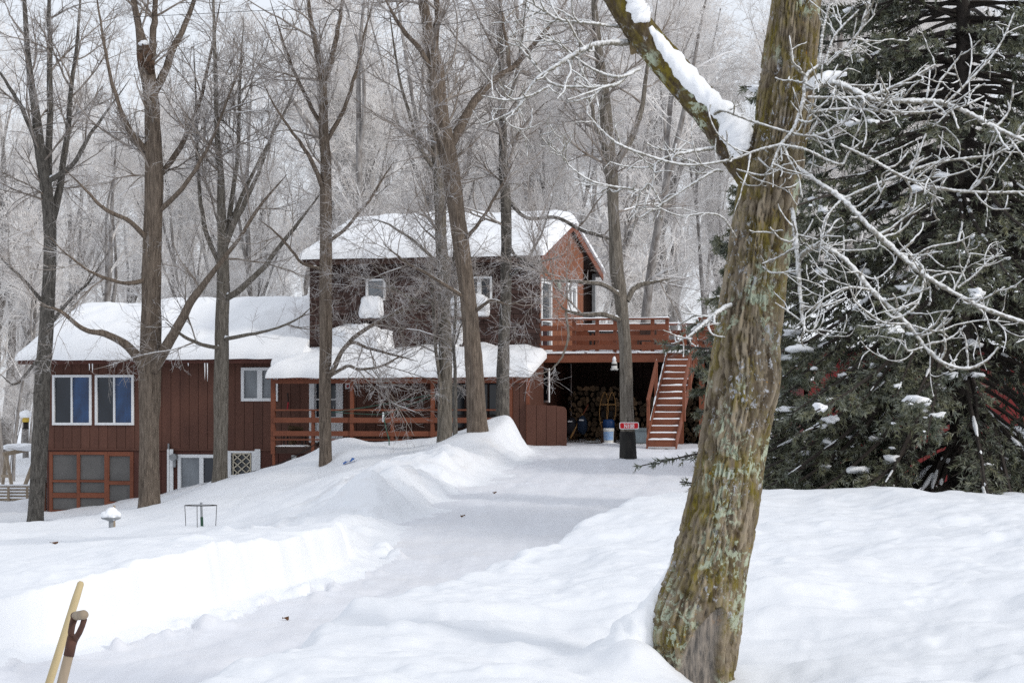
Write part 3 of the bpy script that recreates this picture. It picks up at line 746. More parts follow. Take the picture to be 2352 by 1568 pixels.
for ya, yb in rails:
    MB().box(.02, DU1+.08, -.035, .012, dz(yb), dz(ya)).build('railing_board', M['rail'], deck)
    MB().box(SU1+.05, DUE, -.035, .012, dz(yb), dz(ya)).build('railing_board', M['rail'], deck)
    MB().box(.02, DUE, DV-.03, DV+.01, dz(yb), dz(ya)).build('railing_board', M['rail'], deck)
    MB().box(DUE+.002, DUE+.04, .015, DV-.035, dz(yb), dz(ya)).build('railing_board', M['rail'], deck)
for (a,b,v0_,v1_) in ((.02,DU1+.1,-.03,.12),(SU1+.04,DUE+.04,-.03,.12),(.02,DUE+.04,DV-.14,DV),(DUE-.1,DUE+.04,.121,DV-.141)):
    cap = MB().box(a, b, v0_, v1_, ztop-.05, ztop).build('cap_rail', M['rail'], deck)
    snow_blanket('snow_cover', a, b, v0_, v1_, lambda U,V: U*0+ztop, .025, cap, .05, 40, 8, (1,1,1,1), .02, a*7, .0)
# support posts
for u, v in ((hu(1565,0)-.02,.05),(SU1+.14,.05),(DUE-.08,.05),(DUE-.08,DV-.1)):
    MB().box(u-.07, u+.07, v-.07, v+.07, -1.3, ZD-.10 if v > 1 or u < SU0 else ZD-.301).build('support_post', M['rail'], deck)
MB().box(hu(1556), SU0+.02, -.09, -.042, ZD-.42, ZD-.20).build('rim_beam', M['rail'], deck)
# staircase
NS = 13; rise_ = (ZD-.05+.72)/NS; run = .245
st = empty('staircase', (SU0, -.05, -.72), 0, deck)
def spos(k): return -(k)*run, (NS-k)*rise_     # v, z at step k from the top
SW_ = SU1-SU0
for k in range(1, NS+1):
    v, z = spos(k)
    tr = MB().box(.04, SW_-.04, v-.02, v+run+.01, z-.04, z).build('tread', M['rail'], st)
    MB().box(.045, SW_-.045, v+run-.02, v+run, z+.001, z+rise_-.041).build('riser', M['rail'], st)
    MB().box(.05, SW_-.05, v-.012, v+.004, max(z-rise_,-.2)+.002, z-.045).build('riser', M['rail'], st)
    sn = snow_blanket('snow_cover', .05, SW_-.05, v-.015, v+run-.03, lambda U,V,z=z: U*0+z, .035, tr, .07, 24, 8, (1,1,1,1), .02, k, .01)
v_end, z_end = spos(NS); slope = rise_/run
for x in (.0, SW_-.04):
    MB().hexa([(x,.02,NS*rise_-.30),(x+.036,.02,NS*rise_-.30),(x+.036,v_end-.05,-.28),(x,v_end-.05,-.28),(x,.02,NS*rise_+.02),(x+.036,.02,NS*rise_+.02),(x+.036,v_end-.05,z_end+.02),(x,v_end-.05,z_end+.02)]).build('stringer', M['rail'], st)
top = ztop-(-.72)
for x, k0, k1 in ((SW_+.02, 0, 9.5), (-.04, 6, 11.5)):
    va, za = spos(k0); vb, zb = spos(k1); h = .74
    hr = MB().bar((x,va+.05,za+h+.10),(x,vb,zb+h),.05,.22).build('handrail', M['rail'], st)
    for k in ((1,5,9) if k0 == 0 else (6.3,11)):
        v, z = spos(k); MB().box(x-.04, x+.04, v-.05, v+.05, z-.25, z+h+.0).build('handrail_post', M['rail'], st)
    n = 14; pts = [(x, va+(vb-va)*i/n, za+(zb-za)*i/n+h+.085+(.1*(1-i/n))) for i in range(n+1)]
    MB().tube(pts, [max(.004, .022*random.random()) for _ in pts], 6).build('snow_cover', M['tsnow'], hr, smooth=True)
MB().tube([(-.005, spos(k)[0]+.05, spos(k)[1]+.16) for k in np.linspace(.6,11,26)], [max(.004,.03*random.random()) for _ in range(26)], 6).build('snow_cover', M['tsnow'], st, smooth=True)
# woodshed under the deck
shed = empty('woodshed', HC, -HA); tag(shed, 'dark open woodshed recess under the raised deck', 'shed')
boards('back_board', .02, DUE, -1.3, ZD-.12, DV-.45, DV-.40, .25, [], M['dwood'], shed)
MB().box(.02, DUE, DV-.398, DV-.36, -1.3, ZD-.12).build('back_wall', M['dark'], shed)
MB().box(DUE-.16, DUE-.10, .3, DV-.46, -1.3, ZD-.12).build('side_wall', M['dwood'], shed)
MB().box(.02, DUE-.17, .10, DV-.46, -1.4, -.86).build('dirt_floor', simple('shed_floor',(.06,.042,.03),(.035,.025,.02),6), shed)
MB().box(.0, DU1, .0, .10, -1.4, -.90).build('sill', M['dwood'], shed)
# firewood: every log its own part
pile = empty('firewood_stack', hw(.4, 1.95, -.86), -HA); tag(pile, 'tall stack of split firewood stored under the deck', 'firewood')
m_end = simple('log_end', (.14,.085,.042), (.06,.038,.022), 9, rand=.6); m_brk = simple('log_bark', (.10,.07,.05), (.05,.035,.026), 8, rand=.3)
log_meshes = []
for k in range(14):
    b = MB(); nn = random.choice([5,6,7,9,10]); split = k % 3 == 0
    base_pts = []
    for j in range(nn if not split else 5):
        if split: t = math.pi*j/4*.9; r = 1.1
        else: t = 2*math.pi*j/nn; r = random.uniform(.86,1.08)
        base_pts.append((r*math.cos(t), r*math.sin(t)-(.4 if split else 0)))
    if split: base_pts.append((0,-.62))
    b.prism(base_pts, 1, 0, .45); me = b.mesh('log', m_end); me.materials.append(m_brk)
    for i, p in enumerate(me.polygons): p.material_index = 0 if i < 2 else 1
    log_meshes.append(me)
logs = []; z = .09; r = 0
while z < 2.05:
    u = .10 + (r % 2)*.09
    while u < 4.55:
        lim = 1.62 + .28*math.sin(u*1.7+.6) + .1*math.sin(u*5)
        if u < .9: lim -= (.9-u)*.6
        if z < lim: logs.append((u, z))
        u += random.uniform(.15,.205)
    z += .152; r += 1
logs = logs[:300]
for (u, z) in logs:
    me = random.choice(log_meshes); o = link('log', me, pile, (u+random.uniform(-.02,.02), random.uniform(-.12,.1), z+random.uniform(-.03,.03)))
    s = random.uniform(.066,.115); o.scale = (s, 1, s*random.uniform(.8,1.0)); o.rotation_euler = (0, random.uniform(0,6.28), random.uniform(-.05,.05))
# snowshoes leaning on the stack
m_ash = simple('ash_frame', (.42,.24,.09), (.30,.16,.06), 8)
def snowshoe(u, v, z, lean, label):
    o = empty('snowshoe', hw(u, v, z), -HA); o.rotation_euler = (lean, 0, -HA); tag(o, label, 'snowshoe', 'pair of wooden snowshoes')
    L, W = 1.36, .135; pts = []
    for t in np.linspace(0, 1, 15): pts.append((W*math.sin(math.pi*min(1,t*1.25)**.8)**.75 if t < .8 else W*max(0, math.cos((t-.8)/.2*math.pi/2)), t))
    prof = [(0.012,0),(.02,.12),(.06,.28),(.10,.42),(.125,.58),(.135,.72),(.13,.86),(.11,1.0),(.085,1.12),(.05,1.25),(.0,1.31)]
    path = [(x,0,y) for x, y in prof] + [(-x,0,y) for x, y in reversed(prof[:-1])]
    MB().tube(path, .014, 6).build('frame', m_ash, o, smooth=True)
    for y, w in ((.38,.09),(.92,.125)): MB().bar((-w,0,y),(w,0,y),.03,.03).build('crossbar', m_ash, o)
    w_ = MB()
    for k in range(-7, 8):
        for s in (1,-1): w_.tube([(-.105,.004*s,.65+k*.035),(.105,.004*s,.65+(k+3*s)*.035)], .004, 3, False)
    w_.build('webbing', simple('webbing',(.03,.028,.03)), o); MB().box(-.05,.05,-.03,.03,.52,.72).build('binding', M['dark'], o)
sx = hu(1364+25, 1.9)
snowshoe(hu(1384,1.4), 1.42, -.62, math.radians(-14), 'narrow wooden snowshoe leaning on the firewood, the one nearer the house')
snowshoe(hu(1401,1.4), 1.42, -.62, math.radians(-14), 'narrow wooden snowshoe leaning on the firewood, standing behind the white pail')
# pail, blue bag, bin
pu, pv = hu(1398,.25), .25; zb = -.86
pail = empty('pail', hw(pu, pv, zb), -HA); tag(pail, 'white plastic pail with blue label standing at the woodshed edge', 'pail')
m_wp = simple('white_plastic',(.72,.72,.70),(.62,.62,.60),3,rough=.4,bmp=0)
MB().lathe([(.135,0),(.14,.02),(.155,.36),(.162,.37),(.162,.42),(.15,.44)], n=24).build('body', m_wp, pail, smooth=True)
lb = []; a = np.linspace(math.pi*1.08, math.pi*1.92, 16)
Vl = np.concatenate([np.stack([ (.1425+.04*z_)*np.cos(a), (.1425+.04*z_)*np.sin(a), np.full_like(a, z_)], -1) for z_ in (.09,.34)])
i = np.arange(15); link('label', np_mesh('label', Vl, [np.stack([i, i+1, i+17, i+16], -1)], simple('pail_label',(.10,.25,.52),(.42,.52,.66),14,(1,1,1.6))), pail)
MB().lathe([(.20,-.02),(.21,.0),(.2,.015),(.14,.02)], n=20).build('snow_cover', M['tsnow'], pail, smooth=True)
bag = MB().lathe([(.15,0),(.17,.03),(.18,.22),(.16,.30),(.12,.32)], n=16).build('blue_tub', simple('blue_plastic',(.012,.05,.16),rough=.4), None, hw(hu(1398,.75), .75, -.48), smooth=True)
tag(bag, 'dark blue tub stacked behind the white pail', 'tub')
crate = MB().box(-.19,.19,-.2,.2,0,.42).build('crate', M['dwood'], None, hw(hu(1398,.75), .75, -.90)); crate.rotation_euler = (0,0,-HA); tag(crate, 'dark wooden crate behind the pail under the blue tub', 'crate')
bn = empty('storage_bin', hw(hu(1480,.35), .35, -.86), -HA); tag(bn, 'grey storage bin with lid beside the foot of the stairs', 'bin')
MB().hexa([(-.26,-.17,0),(.26,-.17,0),(.26,.17,0),(-.26,.17,0),(-.30,-.2,.36),(.30,-.2,.36),(.30,.2,.36),(-.30,.2,.36)]).build('body', simple('bin_plastic',(.22,.27,.30),rough=.5), bn)
MB().box(-.33,.33,-.22,.22,.361,.45).build('lid', simple('bin_lid',(.16,.2,.22),rough=.5), bn)
# ski gear by the low wall
def leaning(name, x, y0, x2, y2, v, w, h, mat, label, cat):
    a, z0 = hp(x, y0, v); b, z1 = hp(x2, y2, v); p = hw(a, v, z0); q = hw(b, v+.35, z1)
    o = MB().bar((0,0,0), q-p, w, h).build(name, mat, None, p); tag(o, label, cat); return o
leaning('axe_handle', 1315,1000, 1345,928, 1.25, .035,.035, simple('axe_wood',(.20,.06,.03)), 'red-brown tool handle leaning against the firewood', 'tool handle')
leaning('splitting_maul', 1310,1006, 1332,950, 1.1, .04,.04, m_ash, 'pale wooden handle leaning near the low board wall', 'tool handle')
for k, (x, y, c, lb_) in enumerate(((1312,975,(.02,.02,.025),'black boot bag hanging in the woodshed, the one nearer the low wall'),(1338,972,(.015,.03,.06),'dark blue bag with pale strap beside the firewood'))):
    a, z0 = hp(x, y, 1.3); b = empty('gear_bag', hw(a, 1.3, z0-.3), -HA); tag(b, lb_, 'bag')
    v, f = lump((0,0,.25), (.15,.13,.27), k+3, 2.8, .15, 3); link('body', np_mesh('body', v, [f], simple('bag_cloth_%d' % k, c)), b)
    MB().box(-.07,.07,-.155,-.14,.38,.42).build('strap', M['white'], b)
# lantern-like white bell hanging at the deck edge
a, zt = hp(1411,822,-.15); bell = empty('hanging_feeder', hw(a, -.15, hp(1411,848,-.15)[1]), -HA); tag(bell, 'white bell-shaped hanging feeder below the deck edge', 'feeder')
m_cr = simple('cream_metal',(.62,.62,.60),(.5,.5,.48),9)
MB().lathe([(.10,.0),(.088,.03),(.082,.16),(.07,.22),(.02,.27)], n=14).build('body', m_cr, bell, smooth=True)
m = MB()
for k in range(7): t = k*2*math.pi/7; m.lathe([(.001,-.035),(.026,0),(.026,.02)], (.09*math.cos(t), .09*math.sin(t), 0), 6)
m.build('fringe', m_cr, bell)
for k in range(5): t = -math.pi*(.2+.15*k); MB().box(-.02,.02,-.004,.004,.11,.16).build('cut_out', M['dark'], bell, (.085*math.cos(t), .085*math.sin(t), 0)).rotation_euler = (0,0,t+math.pi/2)
snow_lump('snow_cover', (0,0,.29), (.055,.055,.085), bell, 2, 2, .1, 3)
MB().tube([(0,0,.25),(0,.06,.55)], .006, 5).build('hook', M['dark'], bell)
# furniture on the deck
tb = empty('deck_table', hw(1.6, 2.2, ZD-.03), -HA); tag(tb, 'dark snow-topped table standing on the raised deck', 'table')
MB().box(-.55,.55,-.4,.4,.66,.70).build('table_top', M['dark'], tb)
for x in (-.48,.48):
    for y in (-.33,.33): MB().box(x-.03,x+.03,y-.03,y+.03,0,.659).build('leg', M['dark'], tb)
snow_blanket('snow_cover', -.54,.54,-.39,.39, lambda U,V: U*0+.70, .08, tb, .15, 24, 16)
for k, (u, v) in enumerate(((2.75,2.3),(4.2,2.6))):
    g = empty('deck_chair', hw(u, v, ZD-.03), -HA+.3*k); tag(g, ('dark wooden chair on the deck beside the snowy table','dark wooden chair on the deck near the head of the stairs')[k], 'chair')
    MB().box(-.25,.25,-.25,.25,.40,.45).build('seat', M['dwood'], g); MB().box(-.25,.25,.23,.27,.451,.95).build('backrest', M['dwood'], g)
    for x in (-.22,.22):
        for y in (-.22,.22): MB().box(x-.025,x+.025,y-.025,y+.025,0,.399).build('leg', M['dwood'], g)
    snow_blanket('snow_cover', -.24,.24,-.24,.2, lambda U,V: U*0+.45, .09, g, .12, 14, 12)
# ------------------------------------------------------------------ bare trees
def norm(a): return a/np.maximum(np.linalg.norm(a, axis=-1, keepdims=True), 1e-9)
def tubes(pts, rad, sides):
    N, K, _ = pts.shape
    T = norm(np.gradient(pts, axis=1) if K > 1 else pts); ref = np.where(np.abs(T[:,:1,2:3]) < .85, np.array([0,0,1.]), np.array([1.,0,0]))
    a = norm(np.cross(T, np.broadcast_to(ref, T.shape))); b = np.cross(T, a)
    an = np.arange(sides)*2*np.pi/sides
    ring = pts[:,:,None,:] + rad[:,:,None,None]*(np.cos(an)[:,None]*a[:,:,None,:] + np.sin(an)[:,None]*b[:,:,None,:])
    I = np.arange(N*K*sides).reshape(N, K, sides); J = np.roll(I, -1, 2)
    q = np.stack([I[:,:-1], J[:,:-1], J[:,1:], I[:,1:]], -1).reshape(-1, 4)
    return ring.reshape(-1, 3), q
def join(parts):
    V = []; Fq = []; o = 0
    for v, q in parts:
        V.append(v); Fq.append(q+o); o += len(v)
    return np.concatenate(V), [np.concatenate(Fq)]
def grow(g, p, d, L, r0, K, wander, up, rend=.35, curl=None):
    N = len(p); pts = np.empty((N, K, 3)); pts[:,0] = p; d = norm(d); bend = g.normal(size=(N,3))*wander*.6
    for k in range(1, K):
        d = norm(d + g.normal(size=(N,3))*wander + bend + np.array([0,0,1.])*(up if np.isscalar(up) else up[:,None]))
        pts[:,k] = pts[:,k-1] + d*(L/(K-1))[:,None]
    t = np.linspace(0, 1, K); rad = r0[:,None]*(1-t*(1-rend))
    return pts, rad
def spawn(g, pts, rad, n, tmin, tmax, ang, length, rf, decay=.55, even=True, biasz=0.0):
    """n children spread over the given parents: start points, directions, lengths, radii"""
    N, K, _ = pts.shape; Ls = np.linalg.norm(np.diff(pts, axis=1), axis=2).sum(1)
    i = g.choice(N, n, p=Ls/Ls.sum()); t = g.uniform(tmin, tmax, n); s = t*(K-1); k = np.minimum(s.astype(int), K-2); f = (s-k)[:,None]
    p = pts[i,k]*(1-f)+pts[i,k+1]*f; T = norm(pts[i,k+1]-pts[i,k]); r = rad[i,k]*(1-f[:,0])+rad[i,k+1]*f[:,0]
    q = norm(np.cross(T, norm(g.normal(size=(n,3))))); a = np.radians(g.uniform(*ang, n))[:,None]
    d = norm(np.cos(a)*T + np.sin(a)*q + np.array([0,0,biasz]))
    L = g.uniform(*length, n)*(1-decay*t)
    return p, d, L, np.minimum(r*rf, .02+L*.012), t
def spline(pts, K):
    pts = np.asarray(pts, float); n = len(pts); P0 = np.vstack([2*pts[0]-pts[1], pts, 2*pts[-1]-pts[-2]])
    s = np.linspace(0, n-1-1e-6, K); i = s.astype(int); t = (s-i)[:,None]
    a, b, c, d = P0[i], P0[i+1], P0[i+2], P0[i+3]
    return .5*((2*b)+(-a+c)*t+(2*a-5*b+4*c-d)*t*t+(-a+3*b-3*c+d)*t**3)
def snow_on(g, pts, rad, steep=.86, frac=.6, size=.8, sides=6, lift=.7):
    """snow lying along the upper side of limbs that are not too steep"""
    N, K, _ = pts.shape; T = norm(np.gradient(pts, axis=1))
    keep = g.random(N) < frac
    s = np.arange(K)[None,:]*.45 + g.uniform(0, 200, (N,1))
    on = np.clip(vnoise(s, np.zeros_like(s)+3)*2+.75, 0, 1)*np.clip((steep-np.abs(T[:,:,2]))*5, 0, 1)
    on[:,0] = on[:,-1] = 0
    r = rad*size*on+.0005; c = pts + np.array([0,0,1.])*(rad*lift*np.clip(on*1.5,0,1)-rad*.3)[:,:,None]
    return tubes(c[keep], r[keep], sides)
def rough_trunk(V, c, amp, seed, fx=9, fz=2.2):
    return V

def photo_tree(name, label, Y, stems, seed, n2=46, n3=420, n4=2600, n5=3600, barkm='bark', up=.05, twig='twig', l2=(1.6,4.2), tmin=.42, cat='tree', snow=.6, group='bare trees around the house'):
    """stems: list of polylines [(x, y, dY, width px)], first one is the trunk from the ground"""
    g = np.random.default_rng(seed)
    x, y = stems[0][0][:2]; base = P(x, y, Y+stems[0][0][2]); gzv = gz(base.x, base.y); base.z = gzv-.25
    K = 40; SP = []; SR = []
    for si, s in enumerate(stems):
        w = [P(a, b, Y+c) for a, b, c, _ in s]; r = [wd/2/FP*(Y+c)*(.95 if si == 0 else .84) for _, _, c, wd in s]; r[-1] *= .4
        if si == 0: w[0].z = base.z
        q = spline([(p.x, p.y, p.z, rr) for p, rr in zip(w, r)], K)
        wig = np.stack([fbm(np.linspace(0,7,K)+seed*3+si, np.zeros(K)+1.5, 3), fbm(np.linspace(0,7,K)+seed+9*si, np.zeros(K)+7.5, 3), np.zeros(K)], -1)
        q[:,:3] += wig*.035*np.sin(np.linspace(0,math.pi,K))[:,None]
        SP.append(q[:,:3]); SR.append(np.maximum(q[:,3], .006))
    SP = np.array(SP); SR = np.array(SR); b = np.array(base)
    t = empty(name, base); tag(t, label, cat, group)
    # trunk with flare and furrowed surface
    parts = []
    for i in range(len(SP)):
        kk = 150 if i == 0 else 70; q = spline(np.c_[SP[i], SR[i]], kk); sides = 40 if i == 0 else 14
        if i == 0:
            zz = q[:,2]-base.z; q[:,3] *= 1+.30*np.exp(-zz/.28)
        v, f = tubes(q[None,:,:3], q[None,:,3], sides)
        cc = np.repeat(q[:,:3], sides, 0); d = v-cc; th = np.tile(np.arange(sides), kk)
        rr = np.repeat(q[:,3], sides); L = np.repeat(np.arange(kk)*.12, sides)
        h = vnoise(th*1.0+seed*5, L*1.6)*.07 + vnoise(th*.35+seed*11, L*.5+4)*.08 + vnoise(th*.12+3*seed, L*.25)*.08
        parts.append((cc+d*(1+h)[:,None]-b, f))
    v, f = join(parts); link('trunk', np_mesh('trunk', v, f, M[barkm]), t)
    # limbs and twigs
    p, d, L, r, tt = spawn(g, SP, SR, n2, tmin, .97, (32,78), l2, .5, .45, biasz=.10)
    B2, R2 = grow(g, p, d, L, np.clip(r, .010, .036), 8, .11, up*.8, .3)
    p, d, L, r, tt = spawn(g, np.concatenate([B2]), R2, n3, .12, 1., (25,60), (.5,1.7), .6, .5)
    B3, R3 = grow(g, p, d, L, np.clip(r, .006, .016), 6, .13, up, .4)
    p, d, L, r, tt = spawn(g, B3, R3, n4, .1, 1., (25,65), (.2,.75), .7, .4)
    B4, R4 = grow(g, p, d, L, np.clip(r, .0035, .007), 3, .20, up*.6, .55)
    p, d, L, r, tt = spawn(g, B4, R4, int(n5*.85), .1, 1., (25,65), (.10,.32), .8, .3)
    B5, R5 = grow(g, p, d, L, np.clip(r, .003, .0045), 2, .15, 0., .6)
    # sprouts straight from trunk and limbs
    p, d, L, r, tt = spawn(g, SP, SR, 90, max(tmin-.15,.2), .98, (30,80), (.3,1.1), .3, .3)
    BS, RS = grow(g, p, d, L, np.clip(r, .004, .008), 5, .14, up, .4)
    p, d, L, r, tt = spawn(g, BS, RS, 500, .1, 1., (25,65), (.12,.4), .8, .3)
    BS2, RS2 = grow(g, p, d, L, np.clip(r, .003, .005), 2, .15, 0., .6)
    v, f = join([tubes(B2, R2, 6), tubes(B3, R3, 4)]); v2, f2 = join([tubes(B4, R4, 3), tubes(B5, R5, 3), tubes(BS, RS, 3), tubes(BS2, RS2, 3)])
    me = np_mesh('crown', np.concatenate([v, v2])-b, [f[0], f2[0]+len(v)], M['twig_b']); me.materials.append(M[twig])
    mi = np.zeros(len(me.polygons), np.int32); mi[len(f[0]):] = 1; me.polygons.foreach_set('material_index', mi); link('crown', me, t)
    if len(SP) > 1 or True:
        v, f = join([snow_on(g, SP[1:] if len(SP) > 1 else SP, SR[1:] if len(SP) > 1 else SR, .80, .85, .75), snow_on(g, B2, R2, .75, snow, .9, 5), snow_on(g, B3, R3, .6, snow*.35, .8, 4)])
        VV = [v]; FF = []; o_ = len(v)          # snow lodged in the crotches
        for i in range(1, len(SP)):
            T = SP[i][3]-SP[i][0]; rr = max(SR[i][0]*.75, .03)
            if T[2] > 0:
                lv_, lf_ = lump(tuple(SP[i][2]+np.array([0,0,rr*.6])), (rr*1.1, rr*.8, rr*1.5), i+seed, 2.0, .25, 2); VV.append(lv_); FF.append(lf_+o_); o_ += len(lv_)
        link('snow_cover', np_mesh('snow_cover', np.concatenate(VV)-b, f+([np.concatenate(FF)] if FF else []), M['tsnow']), t)
    return t

photo_tree('bare_tree', 'leaning dark trunk maple at the left corner of the house', 70, [
 [(80,1202,0,36),(92,1000,0,38),(100,840,0,36),(114,600,0,31),(108,450,0,28),(88,330,-.2,24),(70,180,-.3,16),(60,60,-.4,12),(50,-90,-.4,7),(45,-200,-.4,4)],
 [(112,540,0,24),(135,440,.3,20),(150,330,.5,16),(165,200,.6,12),(180,60,.7,8),(190,-120,.8,4)],
 [(110,470,0,22),(112,300,.2,18),(115,150,.2,15),(112,0,.2,10),(120,-150,.2,5)],
 [(100,380,0,16),(60,270,-.5,12),(20,200,-.8,9),(-30,120,-1,5)],
 [(105,420,0,16),(165,380,-.6,13),(205,310,-.8,10),(250,250,-1,6),(300,180,-1.2,3)],
 [(104,700,0,12),(60,650,-.6,8),(10,600,-1,5),(-40,540,-1.2,3)],
 [(104,760,0,12),(150,700,-.6,9),(210,640,-.9,6),(260,560,-1.1,3)],
 [(103,800,0,10),(40,880,-.8,6),(0,860,-1,4)]], 11, 46, 420, 2800, 4000, 'bark_dark')
t2 = photo_tree('bare_tree', 'stout maple with a broken burl standing before the paired blue windows', 66, [
 [(342,1165,0,50),(343,1000,0,46),(343,860,0,52),(348,700,0,48),(350,560,0,44),(352,420,0,41),(350,300,0,37),(343,200,0,36),(330,130,0,38),(318,60,0,18),(300,-40,0,12),(285,-180,0,6)],
 [(335,850,-.1,32),(300,800,-.4,24),(245,768,-.7,18),(190,755,-.9,13),(140,715,-1.2,9),(90,700,-1.4,5)],
 [(352,850,-.1,36),(385,790,-.3,28),(415,735,-.5,24),(445,680,-.6,20),(490,625,-.8,15),(540,560,-1,11),(600,470,-1.2,8),(660,400,-1.4,4)],
 [(345,230,0,26),(375,170,.2,22),(400,110,.4,18),(440,20,.5,13),(470,-90,.6,7)],
 [(345,170,0,22),(352,80,.1,18),(358,0,.1,14),(362,-150,.1,7)],
 [(352,420,0,18),(400,360,.3,15),(450,260,.5,11),(480,140,.6,8),(510,-20,.8,4)],
 [(352,360,0,18),(300,300,-.3,13),(260,200,-.5,10),(235,80,-.6,7),(215,-60,-.7,4)],
 [(348,560,0,16),(300,510,-.5,12),(240,480,-.8,10),(190,430,-1,6),(150,390,-1.2,3)],
 [(346,640,0,15),(290,650,-.5,11),(220,630,-.8,8),(160,590,-1,5),(110,540,-1.2,3)],
 [(350,500,0,16),(420,430,-.4,12),(470,350,-.6,9),(520,240,-.8,6),(560,120,-1,3)]], 12, 56, 520, 3400, 4800, 'bark')
m_brl = simple('burl_wood', (.14,.085,.055), (.05,.034,.025), 9, rough=.9, bmp=1, bdist=.04)
for (bx, by, sz_, sd_) in ((334,130,(.19,.2,.30),3),(344,150,(.14,.17,.22),5)):
    lv_, lf_ = lump(tuple(P(bx, by, 65.85)-t2.location), sz_, sd_, 2.2, .40, 4); link('burl', np_mesh('burl', lv_, [lf_], m_brl), t2)
lv_, lf_ = lump(tuple(P(330, 100, 65.8)-t2.location), (.16,.15,.08), 6, 2.0, .3, 3); link('snow_cap', np_mesh('snow_cap', lv_, [lf_], M['tsnow']), t2)
photo_tree('bare_tree', 'slim maple fanning out beside the casement window', 66.5, [
 [(505,1110,0,37),(507,900,0,35),(508,760,0,33),(511,650,0,29),(512,560,0,24),(508,440,-.1,18),(500,320,-.2,14),(496,180,-.2,10),(490,20,-.2,6),(486,-120,-.2,3)],
 [(512,690,0,20),(550,665,-.3,18),(595,625,-.5,15),(640,570,-.7,12),(690,505,-.9,8),(740,440,-1,4)],
 [(511,580,0,18),(545,500,-.2,15),(580,430,-.3,12),(610,350,-.4,8),(640,260,-.5,4)],
 [(511,600,0,17),(530,480,.2,14),(545,360,.3,11),(550,200,.4,8),(560,40,.5,4)],
 [(510,620,0,16),(470,520,.2,13),(455,400,.3,10),(450,260,.4,7),(445,100,.5,4)],
 [(512,560,0,14),(560,440,.3,11),(610,340,.5,8),(665,230,.6,5),(700,140,.8,3)],
 [(509,780,-.1,13),(560,770,-.5,10),(610,760,-.9,8),(680,735,-1.2,5),(720,700,-1.4,3)],
 [(509,800,-.1,13),(460,790,-.5,10),(420,770,-.8,8),(380,740,-1.0,5)]], 13, 50, 460, 3000, 4200, 'bark_g')
photo_tree('bare_tree', 'straight slender maple rising in front of the porch door', 65, [
 [(747,1064,0,31),(747,900,0,29),(748,700,0,29),(749,500,0,28),(747,380,0,25),(742,270,0,22),(740,190,0,19),(728,120,-.1,14),(712,30,-.2,10),(695,-100,-.2,5)],
 [(741,210,0,17),(762,130,.2,14),(780,40,.3,11),(800,-90,.4,5)],
 [(749,450,0,14),(720,380,-.3,12),(690,330,-.5,9),(640,260,-.7,6),(600,180,-.8,3)],
 [(746,330,0,14),(790,250,.3,11),(815,170,.4,9),(840,70,.5,6),(870,-40,.6,3)],
 [(754,868,-.1,14),(790,800,-.4,12),(840,755,-.7,11),(910,720,-.9,9),(980,690,-1.1,7),(1030,650,-1.3,4)],
 [(760,862,-.2,12),(800,790,-.6,9),(850,800,-.8,8),(905,815,-1.0,6),(960,830,-1.1,3)],
 [(765,858,-.2,10),(800,840,-.6,9),(828,848,-.8,8),(880,838,-1.0,6),(950,800,-1.2,3)],
 [(747,560,0,12),(800,520,-.4,9),(860,440,-.6,7),(905,370,-.8,4)],
 [(748,620,0,11),(690,600,-.4,8),(640,540,-.7,6),(590,500,-.9,3)],
 [(748,300,0,13),(700,220,.3,10),(660,120,.4,7),(620,0,.5,4)]], 14, 48, 440, 2900, 4200, 'bark')
photo_tree('bare_tree', 'grey maple trunk close beside the thick leaning one at the porch', 64, [
 [(1020,1018,0,36),(1022,900,0,33),(1022,780,0,31),(1018,640,0,29),(1010,500,0,27),(1003,380,.2,24),(995,250,.4,18),(985,100,.5,12),(975,-80,.6,6)],
 [(1004,400,.2,14),(960,330,-.2,11),(930,230,-.4,8),(905,100,-.5,5),(890,-30,-.6,3)],
 [(1014,1015,-.05,12),(1010,900,-.15,9),(1001,780,-.25,9),(995,690,-.3,7),(985,600,-.3,4)],
 [(1016,620,0,11),(960,560,-.4,8),(900,520,-.7,6),(850,500,-.9,3)],
 [(1018,700,0,11),(960,690,-.4,8),(900,660,-.7,6),(850,600,-.9,3)]], 15, 36, 380, 2500, 3800, 'bark_g')
photo_tree('bare_tree', 'thick leaning maple with a forked limb in front of the porch', 62, [
 [(1098,995,0,46),(1090,880,0,43),(1080,740,0,40),(1066,600,0,38),(1048,470,0,40),(1030,350,0,44),(1012,250,0,36),(1000,160,0,33),(980,60,0,26),(962,-60,0,16),(950,-180,0,8)],
 [(1028,340,0,30),(1060,290,.2,26),(1090,235,.4,23),(1130,190,.5,19),(1180,150,.6,16),(1220,110,.7,13),(1270,50,.8,9),(1320,-30,.9,5)],
 [(996,130,0,22),(1003,60,.2,19),(1003,-20,.2,15),(1008,-150,.2,7)],
 [(1000,170,0,16),(960,110,-.3,14),(920,60,-.5,11),(880,-10,-.7,7)],
 [(1170,155,.6,12),(1160,80,.6,9),(1150,0,.6,6),(1140,-80,.6,3)],
 [(1180,150,.6,10),(1240,90,.2,8),(1300,70,0,6),(1350,20,-.2,3)],
 [(1060,560,0,12),(1110,500,-.4,9),(1150,430,-.6,7),(1190,350,-.8,4)],
 [(1085,720,0,11),(1130,690,-.4,8),(1170,700,-.7,6),(1215,680,-.9,3)],
 [(1078,690,0,12),(1000,640,-.5,9),(930,600,-.8,7),(880,560,-1.0,4)]], 16, 50, 460, 3000, 4400, 'bark')
